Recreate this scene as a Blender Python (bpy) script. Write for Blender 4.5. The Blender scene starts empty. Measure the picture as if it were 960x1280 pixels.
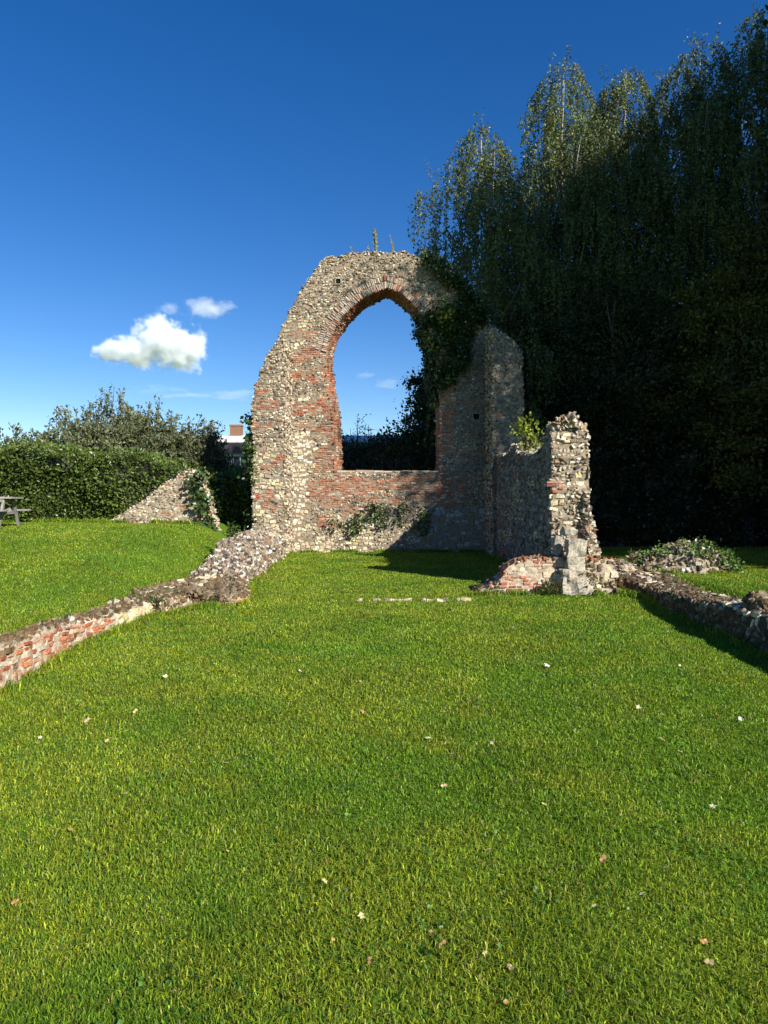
import bpy, math, random
import numpy as np
from mathutils import Vector, Matrix
from mathutils.geometry import tessellate_polygon
R = math.radians
rng = np.random.default_rng(11)
random.seed(5)
SC = bpy.context.scene
COL = SC.collection
# ------------------------------------------------------------------ camera
EYE = 1.6
cam = bpy.data.cameras.new("camera"); camo = bpy.data.objects.new("camera", cam); COL.objects.link(camo)
cam.sensor_fit = 'VERTICAL'; cam.sensor_height = 36; cam.sensor_width = 27; cam.lens = 24
cam.clip_start = 0.05; cam.clip_end = 6000
camo.location = (0, 0, EYE); camo.rotation_euler = (R(90 - 0.67), 0, 0)
SC.camera = camo
# ------------------------------------------------------------------ light
SUNV = Vector((1.15, -1.30, 1.0)).normalized()           # towards the sun
sun = bpy.data.lights.new("sun", 'SUN'); sun.energy = 5.0; sun.angle = R(0.5); sun.color = (1.0, 0.945, 0.86)
suno = bpy.data.objects.new("sun", sun); COL.objects.link(suno)
suno.rotation_euler = SUNV.to_track_quat('Z', 'Y').to_euler()
world = bpy.data.worlds.new("World"); SC.world = world; world.use_nodes = True
wn = world.node_tree; wn.nodes.clear()
out = wn.nodes.new('ShaderNodeOutputWorld'); bg = wn.nodes.new('ShaderNodeBackground')
sky = wn.nodes.new('ShaderNodeTexSky'); sky.sky_type = 'NISHITA'; sky.sun_disc = False
sky.sun_elevation = math.asin(SUNV.z); sky.sun_rotation = math.atan2(SUNV.x, SUNV.y)
sky.air_density = 1.0; sky.dust_density = 0.1; sky.ozone_density = 2.5; sky.altitude = 300
hs = wn.nodes.new('ShaderNodeHueSaturation'); hs.inputs['Saturation'].default_value = 1.38; hs.inputs['Hue'].default_value = 0.512
wn.links.new(sky.outputs[0], hs.inputs['Color'])
wn.links.new(hs.outputs[0], bg.inputs[0]); wn.links.new(bg.outputs[0], out.inputs[0])
bg.inputs[1].default_value = 0.078
SC.view_settings.view_transform = 'Standard'; SC.view_settings.look = 'None'
SC.view_settings.exposure = 0.85; SC.view_settings.gamma = 1.0; SC.view_settings.use_curve_mapping = False
try:
    SC.cycles.max_bounces = 6; SC.cycles.diffuse_bounces = 2; SC.cycles.transmission_bounces = 3
    SC.cycles.volume_bounces = 6
    SC.cycles.volume_step_rate = 1.0
except Exception: pass

F = 853.3
def pX(px, Y): return (px - 480.0) / F * Y
def pZ(py, Y): return EYE + (630.0 - py) / F * Y

# ------------------------------------------------------------------ noise
def _h(ix, iy, iz, s=0):
    n = (ix.astype(np.int64) * 374761393 + iy.astype(np.int64) * 668265263 + iz.astype(np.int64) * 2147483647 + s * 1274126177) & 0xffffffff
    n = ((n ^ (n >> 13)) * 1274126177) & 0xffffffff
    n = ((n ^ (n >> 16)) * 2246822519) & 0xffffffff
    return ((n ^ (n >> 15)) & 0xffffff) / float(0xffffff)
def vn(x, y, z=0.0, s=0):
    x, y, z = np.broadcast_arrays(np.asarray(x, float), np.asarray(y, float), np.asarray(z, float))
    ix, iy, iz = np.floor(x), np.floor(y), np.floor(z)
    fx, fy, fz = x - ix, y - iy, z - iz
    fx = fx * fx * (3 - 2 * fx); fy = fy * fy * (3 - 2 * fy); fz = fz * fz * (3 - 2 * fz)
    r = 0
    for dx in (0, 1):
        for dy in (0, 1):
            for dz in (0, 1):
                w = (fx if dx else 1 - fx) * (fy if dy else 1 - fy) * (fz if dz else 1 - fz)
                r = r + w * _h(ix + dx, iy + dy, iz + dz, s)
    return r
def fbm(x, y, z=0.0, s=0, o=3):
    r = 0; a = 0.5; t = 0
    for k in range(o):
        r = r + a * vn(np.asarray(x) * 2 ** k, np.asarray(y) * 2 ** k, np.asarray(z) * 2 ** k, s + k); t += a; a *= 0.5
    return r / t
def ss(a, b, x):
    t = np.clip((np.asarray(x, float) - a) / (b - a), 0, 1); return t * t * (3 - 2 * t)

# ------------------------------------------------------------------ ground height
def gz(x, y):
    x = np.asarray(x, float); y = np.asarray(y, float)
    base = 0.12 * ss(-3.45, -3.95, x) * ss(3, 6.5, y)
    big = 0.84 * ss(6.5, 17.5, y) * ss(-3.7, -5.5, x) * (1 - 0.5 * ss(24, 34, y))
    big = big + 0.10 * ss(12, 17, y) * np.exp(-((x + 9) / 4.0) ** 2) * ss(-3.7, -5.5, x)
    right = 0.28 * ss(4.75, 5.4, x) * ss(2, 6, y) * (1 - 0.8 * ss(12.5, 15, y))
    dip = -0.12 * ss(3.0, 4.2, x) * (1 - ss(4.7, 5.0, x)) * (1 - ss(10, 12.5, y))
    n = 0.05 * (fbm(x * 0.35, y * 0.35, 0, 3) - 0.5) + 0.012 * (vn(x * 2.1, y * 2.1, 0, 9) - 0.5)
    return base + big + right + dip + n

# ------------------------------------------------------------------ mesh helpers
def mesh_obj(name, V, Fs, mat=None, parent=None, col=None, smooth=False):
    """V (N,3); Fs list of index arrays (M,k)"""
    me = bpy.data.meshes.new(name)
    V = np.asarray(V, np.float32)
    Fs = [np.asarray(f, np.int32) for f in Fs if len(f)]
    me.vertices.add(len(V)); me.vertices.foreach_set('co', V.ravel())
    nl = sum(f.size for f in Fs); nf = sum(len(f) for f in Fs)
    me.loops.add(nl); me.polygons.add(nf)
    me.loops.foreach_set('vertex_index', np.concatenate([f.ravel() for f in Fs]))
    st = []; c = 0
    for f in Fs:
        st.append(c + np.arange(len(f)) * f.shape[1]); c += f.size
    me.polygons.foreach_set('loop_start', np.concatenate(st).astype(np.int32))
    me.update(calc_edges=True)
    me.polygons.foreach_set('use_smooth', np.full(nf, smooth))
    if col is not None:
        a = me.color_attributes.new('Col', 'FLOAT_COLOR', 'POINT')
        c4 = np.ones((len(V), 4), np.float32); c4[:, :3] = col
        a.data.foreach_set('color', c4.ravel())
    if mat: me.materials.append(mat)
    o = bpy.data.objects.new(name, me); COL.objects.link(o)
    if parent:
        o.parent = parent
    return o
class MB:
    def __init__(s): s.V = []; s.Q = []; s.T = []; s.C = []; s.n = 0
    def add(s, V, Q=None, T=None, C=None):
        V = np.asarray(V, float).reshape(-1, 3)
        if Q is not None and len(Q): s.Q.append(np.asarray(Q, int).reshape(-1, 4) + s.n)
        if T is not None and len(T): s.T.append(np.asarray(T, int).reshape(-1, 3) + s.n)
        c = np.zeros((len(V), 3)); c[:] = (0.4, 0.35, 0.27) if C is None else C
        s.V.append(V); s.C.append(c); s.n += len(V)
    def build(s, name, mat, parent=None, smooth=False):
        Fs = []
        if s.Q: Fs.append(np.concatenate(s.Q))
        if s.T: Fs.append(np.concatenate(s.T))
        return mesh_obj(name, np.concatenate(s.V), Fs, mat, parent, np.concatenate(s.C), smooth)
def box(mb, c, h, C=None, rot=None):
    c = np.asarray(c, float); h = np.asarray(h, float)
    P = np.array([[x, y, z] for x in (-1, 1) for y in (-1, 1) for z in (-1, 1)], float) * h
    if rot is not None: P = P @ np.array(rot).T
    mb.add(P + c, [[0, 1, 3, 2], [4, 6, 7, 5], [0, 4, 5, 1], [2, 3, 7, 6], [0, 2, 6, 4], [1, 5, 7, 3]], C=C)
def tube(mb, pts, rad, n=7, C=None):
    pts = np.asarray(pts, float); m = len(pts); rad = np.broadcast_to(rad, (m,))
    tg = np.gradient(pts, axis=0); tg /= np.linalg.norm(tg, axis=1)[:, None] + 1e-9
    a = np.where(np.abs(tg[:, 2:3]) < 0.9, np.array([[0, 0, 1.]]), np.array([[1., 0, 0]]))
    u = np.cross(tg, a); u /= np.linalg.norm(u, axis=1)[:, None] + 1e-9
    v = np.cross(tg, u)
    th = np.arange(n) / n * 2 * math.pi
    ring = pts[:, None] + rad[:, None, None] * (np.cos(th)[None, :, None] * u[:, None] + np.sin(th)[None, :, None] * v[:, None])
    i = np.arange(m - 1)[:, None] * n; j = np.arange(n)[None]
    q = np.stack([i + j, i + (j + 1) % n, i + n + (j + 1) % n, i + n + j], -1).reshape(-1, 4)
    V = np.concatenate([ring.reshape(-1, 3), pts[:1], pts[-1:]])
    t0 = [[(k + 1) % n, k, m * n] for k in range(n)]
    t1 = [[(m - 1) * n + k, (m - 1) * n + (k + 1) % n, m * n + 1] for k in range(n)]
    mb.add(V, q, t0 + t1, C)
def unit(v): return v / (np.linalg.norm(v, axis=-1, keepdims=True) + 1e-9)
def empty(name, label, cat, loc=(0, 0, 0), group=None, kind=None):
    o = bpy.data.objects.new(name, None); COL.objects.link(o); o.location = loc
    o.empty_display_size = 0.3
    return tag(o, label, cat, group, kind)
def tag(o, label=None, cat=None, group=None, kind=None):
    if label: o['label'] = label
    if cat: o['category'] = cat
    if group: o['group'] = group
    if kind: o['kind'] = kind
    return o
def shift(o, loc):
    """mesh was written in world space: move its origin to loc (parent sits at loc)"""
    me = o.data; a = np.empty(len(me.vertices) * 3, np.float32); me.vertices.foreach_get('co', a)
    a = a.reshape(-1, 3) - np.array(loc, np.float32); me.vertices.foreach_set('co', a.ravel()); me.update()

# ------------------------------------------------------------------ materials
def mat(name): 
    m = bpy.data.materials.new(name); m.use_nodes = True
    nt = m.node_tree; b = nt.nodes['Principled BSDF']; return m, nt, b
def colmat(name, rough=0.85, noise=0.35, scale=25.0, bump=0.3, bdist=0.01, spec=0.3, tint=None):
    """per-stone / per-leaf base colour attribute broken up with fine noise"""
    m, nt, b = mat(name); N = nt.nodes.new; L = nt.links.new
    at = N('ShaderNodeAttribute'); at.attribute_name = 'Col'
    geo = N('ShaderNodeNewGeometry')
    nz = N('ShaderNodeTexNoise'); nz.inputs['Scale'].default_value = scale; nz.inputs['Detail'].default_value = 5
    L(geo.outputs['Position'], nz.inputs['Vector'])
    mr = N('ShaderNodeMapRange'); mr.inputs['From Min'].default_value = 0.3; mr.inputs['From Max'].default_value = 0.7
    mr.inputs['To Min'].default_value = 1 - noise; mr.inputs['To Max'].default_value = 1 + noise
    L(nz.outputs['Fac'], mr.inputs['Value'])
    mx = N('ShaderNodeVectorMath'); mx.operation = 'SCALE'
    L(at.outputs['Color'], mx.inputs[0]); L(mr.outputs[0], mx.inputs['Scale'])
    L(mx.outputs[0], b.inputs['Base Color'])
    b.inputs['Roughness'].default_value = rough
    b.inputs['Specular IOR Level'].default_value = spec
    if bump:
        bp = N('ShaderNodeBump'); bp.inputs['Strength'].default_value = bump; bp.inputs['Distance'].default_value = bdist
        L(nz.outputs['Fac'], bp.inputs['Height']); L(bp.outputs[0], b.inputs['Normal'])
    return m
M_stone = colmat('rubble_stone', 0.85, 0.45, 28, 0.6, 0.012, 0.3)
M_mort = colmat('mortar', 0.95, 0.45, 14, 0.9, 0.02, 0.1)
M_brick = colmat('old_brick', 0.9, 0.4, 45, 0.5, 0.006, 0.2)
M_bark = colmat('bark', 0.9, 0.5, 8, 0.6, 0.02, 0.2)
M_wood = colmat('weathered_wood', 0.8, 0.35, 12, 0.4, 0.004, 0.2)
M_paint = colmat('painted_render', 0.8, 0.12, 3, 0.1, 0.004, 0.2)
M_slate = colmat('pale_roof', 0.6, 0.25, 6, 0.3, 0.01, 0.4)
def leafmat(name, trans=0.35, rough=0.5, spec=0.4, noise=0.25, scale=0.8):
    m, nt, b = mat(name); N = nt.nodes.new; L = nt.links.new
    at = N('ShaderNodeAttribute'); at.attribute_name = 'Col'
    geo = N('ShaderNodeNewGeometry')
    nz = N('ShaderNodeTexNoise'); nz.inputs['Scale'].default_value = scale; nz.inputs['Detail'].default_value = 3
    L(geo.outputs['Position'], nz.inputs['Vector'])
    mr = N('ShaderNodeMapRange'); mr.inputs['From Min'].default_value = 0.3; mr.inputs['From Max'].default_value = 0.7
    mr.inputs['To Min'].default_value = 1 - noise; mr.inputs['To Max'].default_value = 1 + noise
    L(nz.outputs['Fac'], mr.inputs['Value'])
    mx = N('ShaderNodeVectorMath'); mx.operation = 'SCALE'
    L(at.outputs['Color'], mx.inputs[0]); L(mr.outputs[0], mx.inputs['Scale'])
    L(mx.outputs[0], b.inputs['Base Color']); b.inputs['Roughness'].default_value = rough
    b.inputs['Specular IOR Level'].default_value = spec
    if trans > 0:
        tr = N('ShaderNodeBsdfTranslucent'); L(mx.outputs[0], tr.inputs['Color'])
        mixs = N('ShaderNodeMixShader'); mixs.inputs[0].default_value = trans
        L(b.outputs[0], mixs.inputs[1]); L(tr.outputs[0], mixs.inputs[2])
        L(mixs.outputs[0], nt.nodes['Material Output'].inputs['Surface'])
    return m
M_leaf = leafmat('leaves', 0.25, 0.45, 0.35)
M_glossleaf = leafmat('glossy_leaves', 0.12, 0.35, 0.5)
M_grass = leafmat('grass_blades', 0.38, 0.5, 0.25, 0.16, 0.9)
M_dry = leafmat('dry_leaf', 0.2, 0.6, 0.3, 0.2, 30)
M_weed = leafmat('weed', 0.3, 0.6, 0.2)
# soil under the grass
M_soil, nt, b = mat('turf_soil'); N = nt.nodes.new; L = nt.links.new
geo = N('ShaderNodeNewGeometry')
n1 = N('ShaderNodeTexNoise'); n1.inputs['Scale'].default_value = 0.5; n1.inputs['Detail'].default_value = 6
n2 = N('ShaderNodeTexNoise'); n2.inputs['Scale'].default_value = 18; n2.inputs['Detail'].default_value = 6
L(geo.outputs['Position'], n1.inputs['Vector']); L(geo.outputs['Position'], n2.inputs['Vector'])
cr = N('ShaderNodeValToRGB'); cr.color_ramp.elements[0].position = 0.3; cr.color_ramp.elements[1].position = 0.7
cr.color_ramp.elements[0].color = (0.060, 0.115, 0.010, 1); cr.color_ramp.elements[1].color = (0.12, 0.19, 0.018, 1)
mxn = N('ShaderNodeMath'); mxn.operation = 'MULTIPLY_ADD'; mxn.inputs[1].default_value = 0.5
ml2 = N('ShaderNodeMath'); ml2.operation = 'MULTIPLY'; ml2.inputs[1].default_value = 0.5
L(n1.outputs['Fac'], ml2.inputs[0]); L(n2.outputs['Fac'], mxn.inputs[0]); L(ml2.outputs[0], mxn.inputs[2])
L(mxn.outputs[0], cr.inputs['Fac']); L(cr.outputs[0], b.inputs['Base Color']); b.inputs['Roughness'].default_value = 0.95
b.inputs['Specular IOR Level'].default_value = 0.05
bp = N('ShaderNodeBump'); bp.inputs['Strength'].default_value = 0.8; bp.inputs['Distance'].default_value = 0.03
L(n2.outputs['Fac'], bp.inputs['Height']); L(bp.outputs[0], b.inputs['Normal'])

# ------------------------------------------------------------------ ground sheet
xs = np.concatenate([-np.geomspace(3000, 16, 18), np.arange(-15.6, 15.7, 0.2), np.geomspace(16, 3000, 18)])
ys = np.concatenate([-np.geomspace(3000, 4, 16), np.arange(-3.6, 32, 0.2), np.geomspace(33, 4000, 18)])
gx, gy = np.meshgrid(xs, ys)
gzv = gz(gx, gy)
V = np.stack([gx, gy, gzv], -1).reshape(-1, 3)
ny, nx = gx.shape
i = np.arange(ny - 1)[:, None] * nx + np.arange(nx - 1)[None]
Q = np.stack([i, i + 1, i + nx + 1, i + nx], -1).reshape(-1, 4)
tag(mesh_obj('ground', V, [Q], M_soil, smooth=True), kind='structure')

# ------------------------------------------------------------------ stones
# template: 4x4 pillow, border sunk into the mortar
_g = np.array([-1, -.62, .62, 1.]); _gy, _gx = np.meshgrid(_g, _g, indexing='ij')
TX = _gx.ravel(); TY = _gy.ravel()
TIN = ((np.abs(TX) < .9) & (np.abs(TY) < .9)).astype(float)
k = (np.arange(3)[:, None] * 4 + np.arange(3)[None])
TQ = np.stack([k, k + 1, k + 5, k + 4], -1).reshape(-1, 4)
PAL = {
 'flint': (np.array([[.48, .42, .31], [.34, .28, .19], [.16, .135, .105], [.38, .28, .17], [.07, .06, .05], [.62, .56, .44], [.25, .17, .105], [.38, .20, .12]]), [.2, .2, .14, .16, .11, .09, .08, .03]),
 'dark':  (np.array([[.24, .23, .20], [.15, .14, .125], [.32, .31, .28], [.09, .085, .075], [.18, .155, .12]]), [.25, .3, .12, .18, .15]),  # stone for shaded walls, the shade mixed into its colours
 'brick': (np.array([[.36, .115, .055], [.29, .09, .05], [.42, .17, .08], [.23, .09, .06], [.42, .28, .19], [.33, .15, .09], [.45, .38, .29]]), [.2, .18, .18, .12, .13, .11, .08]),
 'tile':  (np.array([[.38, .27, .20], [.42, .34, .26], [.32, .17, .11], [.28, .24, .20], [.46, .41, .33]]), [.25, .25, .12, .2, .18]),
 'cream': (np.array([[.52, .42, .25], [.44, .35, .23], [.58, .51, .36], [.36, .29, .20], [.50, .44, .22], [.28, .22, .16]]), [.22, .2, .22, .16, .08, .12]),
 'grey':  (np.array([[.30, .30, .29], [.38, .38, .36], [.22, .22, .21], [.33, .31, .27]]), [.3, .25, .25, .2]),
 'moss':  (np.array([[.11, .070, .035], [.15, .10, .05], [.07, .06, .025], [.20, .15, .09], [.28, .23, .17], [.06, .075, .025]]), [.3, .22, .15, .15, .08, .1]),
 'plaster': (np.array([[.58, .50, .36], [.64, .57, .44], [.52, .43, .30], [.42, .33, .23]]), [.3, .3, .25, .15]),
 'oldbrick': (np.array([[.40, .22, .14], [.44, .33, .24], [.36, .14, .08], [.46, .37, .27], [.40, .24, .15], [.20, .12, .08]]), [.26, .14, .14, .26, .12, .08]),
 'rubble': (np.array([[.34, .29, .21], [.22, .18, .13], [.11, .09, .07], [.05, .045, .04], [.55, .51, .43], [.26, .18, .11], [.30, .14, .08]]), [.22, .2, .16, .1, .1, .16, .03]),
}
def colours(style, n):
    p, w = PAL[style]; w = np.array(w) / sum(w)
    c = p[rng.choice(len(p), n, p=w)] * rng.uniform(.78, 1.18, (n, 1))
    return np.clip(c, 0, .8)
def stones(mb, C, U, Vv, N, a, b, d, col, jit=0.25, inner=None, bulge=0.0, twist=0.0):
    """C,U,V,N (n,3); a,b half sizes, d protrusion"""
    n = len(C)
    if n == 0: return
    a = np.broadcast_to(a, (n,)); b = np.broadcast_to(b, (n,)); d = np.broadcast_to(d, (n,))
    tx = np.tile(TX, (n, 1)); ty = np.tile(TY, (n, 1))
    if inner is not None:
        tx = np.where((np.abs(tx) < .9), np.sign(tx) * inner, tx); ty = np.where((np.abs(ty) < .9), np.sign(ty) * inner, ty)
    # round the corners of the outline
    corner = (np.abs(TX) > .9) & (np.abs(TY) > .9)
    rc = 0.78 if jit > 0.12 else 0.97
    tx = np.where(corner, tx * rc, tx); ty = np.where(corner, ty * rc, ty)
    tx = tx + rng.normal(0, jit * .5, tx.shape); ty = ty + rng.normal(0, jit * .5, ty.shape)
    if twist:
        th = rng.normal(0, twist, (n, 1)); X = tx * a[:, None]; Y = ty * b[:, None]
        lx = X * np.cos(th) - Y * np.sin(th); ly = X * np.sin(th) + Y * np.cos(th)
    else:
        lx = tx * a[:, None]; ly = ty * b[:, None]
    lz = TIN * d[:, None] * (1 + rng.normal(0, jit * 1.1, tx.shape)) - (1 - TIN) * 0.02
    P = C[:, None] + lx[..., None] * U[:, None] + ly[..., None] * Vv[:, None] + lz[..., None] * N[:, None]
    q = (np.arange(n)[:, None, None] * 16 + TQ[None]).reshape(-1, 4)
    cc = np.repeat(col, 16, axis=0)
    mb.add(P.reshape(-1, 3), q, C=cc)
def layout(W, H, course, length, cj=.25, lj=.4):
    """rows of stones: returns u,v,a,b"""
    u = []; v = []; a = []; b = []
    y = 0.0
    while y < H:
        h = course * random.uniform(1 - cj, 1 + cj); x = -random.uniform(0, length)
        while x < W:
            l = length * random.uniform(1 - lj, 1 + lj)
            u.append(x + l / 2); v.append(y + h / 2); a.append(l / 2); b.append(h / 2); x += l
        y += h
    return np.array(u), np.array(v), np.array(a), np.array(b)
def inpoly(x, y, poly):
    x = np.asarray(x); r = np.zeros(x.shape, bool); n = len(poly); j = n - 1
    for i in range(n):
        xi, yi = poly[i]; xj, yj = poly[j]
        c = ((yi > y) != (yj > y)) & (x < (xj - xi) * (y - yi) / (yj - yi + 1e-12) + xi)
        r ^= c; j = i
    return r
def rough_line(pts, amp=.035, step=.12, closed=False, seed=0):
    """resample polyline with ragged noise"""
    o = []
    m = len(pts); rr = random.Random(seed)
    for i in range(m if closed else m - 1):
        p = Vector(pts[i]).to_2d(); q = Vector(pts[(i + 1) % m]).to_2d(); d = (q - p).length; k = max(1, int(d / step))
        nrm = Vector((-(q - p).y, (q - p).x)).normalized() if d > 0 else Vector((0, 0))
        for t in range(k):
            r = p.lerp(q, t / k)
            o.append(r + nrm * rr.uniform(-amp, amp) * (0 if t == 0 else 1))
    if not closed: o.append(Vector(pts[-1]).to_2d())
    return [(p.x, p.y) for p in o]
STY = {  # course, length, depth(min,max), jitter, inner, material palette
 'flint': dict(c=.07, l=.095, d=(.003, .036), j=.30, inner=None, tw=.45),
 'rubble': dict(c=.08, l=.11, d=(.01, .06), j=.32, inner=None, tw=.6),
 'dark':  dict(c=.075, l=.105, d=(.003, .036), j=.30, inner=None, tw=.45),
 'cream': dict(c=.105, l=.15, d=(.004, .035), j=.24, inner=.75, tw=.18),
 'grey':  dict(c=.15, l=.22, d=(.002, .016), j=.18, inner=.75, tw=.1),
 'brick': dict(c=.062, l=.17, d=(.002, .028), j=.13, inner=.86, tw=.05),
 'plaster': dict(c=.10, l=.16, d=(.001, .014), j=.26, inner=.75, tw=.12),
 'oldbrick': dict(c=.065, l=.15, d=(.0, .022), j=.2, inner=.8, tw=.08),
 'moss':  dict(c=.075, l=.105, d=(.006, .04), j=.28, inner=None, tw=.3),
}
def clad(mb, Pf, W, H, style, inside=None, classes=('flint', 'brick'), grow=1.0, seed=0, scale=1.0, dmul=1.0):
    """cover parametric patch Pf(u,v)->(P,U,V,N) with stones; style(u,v)->index into classes"""
    for ci, cn in enumerate(classes):
        s = STY[cn]
        u, v, a, b = layout(W, H, s['c'] * scale, s['l'] * scale, .35 if cn != 'brick' else .2, .5 if cn != 'brick' else .45)
        if cn != 'brick': v = v + rng.normal(0, .22, len(v)) * s['c'] * scale
        keep = np.ones(len(u), bool)
        if inside is not None: keep &= inside(u, v)
        keep &= (u > -.02) & (u < W + .02)
        st = style(u, v); keep &= (st == ci)
        keep &= rng.random(len(u)) > (.5 if cn == 'grey' else .16 if cn == 'brick' else .05)
        u, v, a, b = u[keep], v[keep], a[keep], b[keep]
        if len(u) == 0: continue
        C, U, Vv, N = Pf(u, v)
        gapp = .006 + .0
        d = rng.uniform(*s['d'], len(u)) * dmul
        f = .92 if cn == 'brick' else 1.02
        stones(mb, C, U, Vv, N, np.maximum(a * f * grow - gapp, .012), np.maximum(b * f * grow - gapp, .012), d, colours(cn, len(u)), s['j'], s['inner'], twist=s['tw'])
def planar(O, U, N):
    O = np.array(O, float); U = unit(np.array(U, float)); N = unit(np.array(N, float)); Z = np.array([0, 0, 1.])
    def f(u, v):
        n = len(u); return (O + u[:, None] * U + v[:, None] * Z, np.tile(U, (n, 1)), np.tile(Z, (n, 1)), np.tile(N, (n, 1)))
    return f
def edge_patch(mb, pts2, O, U, N, T, style, classes, every=1, scale=1.0, dmul=1.2):
    """stones on the thickness face that follows a 2D outline (u,z) of a slab"""
    O = np.array(O, float); U = unit(np.array(U, float)); N = unit(np.array(N, float)); Z = np.array([0, 0, 1.])
    p = np.array(pts2, float); P3 = O + p[:, :1] * U + p[:, 1:2] * Z
    seg = np.diff(P3, axis=0); ln = np.linalg.norm(seg, axis=1); s = np.concatenate([[0], np.cumsum(ln)])
    def f(u, v):   # u along thickness, v along outline
        vv = np.clip(v, 0, s[-1] - 1e-4); k = np.clip(np.searchsorted(s, vv, side='right') - 1, 0, len(ln) - 1)
        t = (vv - s[k]) / (ln[k] + 1e-9)
        D = unit(P3[np.minimum(k + 3, len(P3) - 1)] - P3[np.maximum(k - 2, 0)])
        C = P3[k] + seg[k] * t[:, None] - N * u[:, None]
        Nn = np.cross(D, N); 
        return C, np.tile(-N, (len(u), 1)), D, unit(Nn)
    clad(mb, f, T, s[-1], style, classes=classes, scale=scale, dmul=dmul)
def slab_core(mb, front, back, holes, O, U, N, T, C=(.22, .18, .125), bholes=None):
    """extruded outline; front/back same point count; holes lists too. Front at offset 0, back at -N*T"""
    O = np.array(O, float); U = unit(np.array(U, float)); N = unit(np.array(N, float)); Z = np.array([0, 0, 1.])
    bholes = bholes or holes
    def to3(p, off): p = np.array(p, float); return O + p[:, :1] * U + p[:, 1:2] * Z + N * off
    for loops, off, fl in (((front, *holes), 0, False), ((back, *bholes), -T, True)):
        tri = tessellate_polygon([[Vector((x, y, 0)) for x, y in lp] for lp in loops])
        allp = np.concatenate([to3(lp, off) for lp in loops])
        mb.add(allp, T=np.array(tri), C=C)
    for fr, bk in [(front, back)] + list(zip(holes, bholes)):
        A = to3(fr, 0); B = to3(bk, -T); n = len(A); i = np.arange(n); j = (i + 1) % n
        mb.add(np.concatenate([A, B]), np.stack([i, j, j + n, i + n], -1), C=C)

# ================================================================== THE ARCH WALL
YW = 22.5; S = YW / F; TW = 1.0
def wpt(px, py): return (pX(px, YW), pZ(py, YW))
top_px = [(325, 700), (325, 600), (324, 520), (330, 470), (338, 447), (347, 428), (353, 412), (358, 400), (368, 380), (375, 368), (383, 356), (392, 343),
          (399, 332), (406, 324), (415, 321), (422, 323), (432, 319), (445, 318), (460, 317), (480, 318), (500, 316), (512, 319), (520, 322), (540, 332),
          (560, 350), (578, 372), (595, 392), (603, 406), (615, 410), (628, 417), (640, 425), (652, 440), (655, 700)]
outline = rough_line([wpt(*p) for p in top_px], .045, .11, seed=3)
outline = outline
fr_px = [(419, 590), (418, 555), (416, 520), (411, 490), (408, 462), (409, 440), (415, 420), (424, 404), (436, 390), (450, 376), (465, 368), (484, 361),
         (500, 367), (513, 378), (525, 392), (535, 410), (542, 432), (547, 460), (549, 490), (551, 530), (551, 590)]
bk_px = [(428, 590), (427, 555), (425, 520), (420, 490), (416, 462), (417, 442), (423, 425), (432, 411), (444, 398), (456, 387), (469, 380), (484, 373),
         (499, 382), (511, 393), (521, 405), (530, 420), (537, 440), (541, 465), (543, 490), (545, 530), (545, 590)]
def dens(pts, k=4):
    o = []
    for a, b_ in zip(pts[:-1], pts[1:]):
        for t in range(k): o.append((a[0] + (b_[0] - a[0]) * t / k, a[1] + (b_[1] - a[1]) * t / k))
    o.append(pts[-1]); return o
frh = dens([wpt(*p) for p in fr_px])
YB = YW + TW
bkh = dens([(pX(px, YB), pZ(py, YB)) for px, py in bk_px])
bkh[0] = (bkh[0][0], frh[0][1]); bkh[-1] = (bkh[-1][0], frh[-1][1])
root = empty('ruined_arch_wall', 'tall ruined flint and brick gable wall pierced by a pointed window arch', 'ruin wall', (0, YW, 0))
Uw = (1, 0, 0); Nw = (0, -1, 0); Ow = (0, YW, 0)
def sq(cx, cy, r): 
    a = wpt(cx - r, cy + r); c = wpt(cx + r, cy - r); return [(a[0], a[1]), (c[0], a[1]), (c[0], c[1]), (a[0], c[1])]
mb = MB()
slab_core(mb, outline, outline, [frh], Ow, Uw, Nw, TW, bholes=[bkh])
core = mb.build('wall_core', M_mort, root); shift(core, (0, YW, 0))
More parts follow.
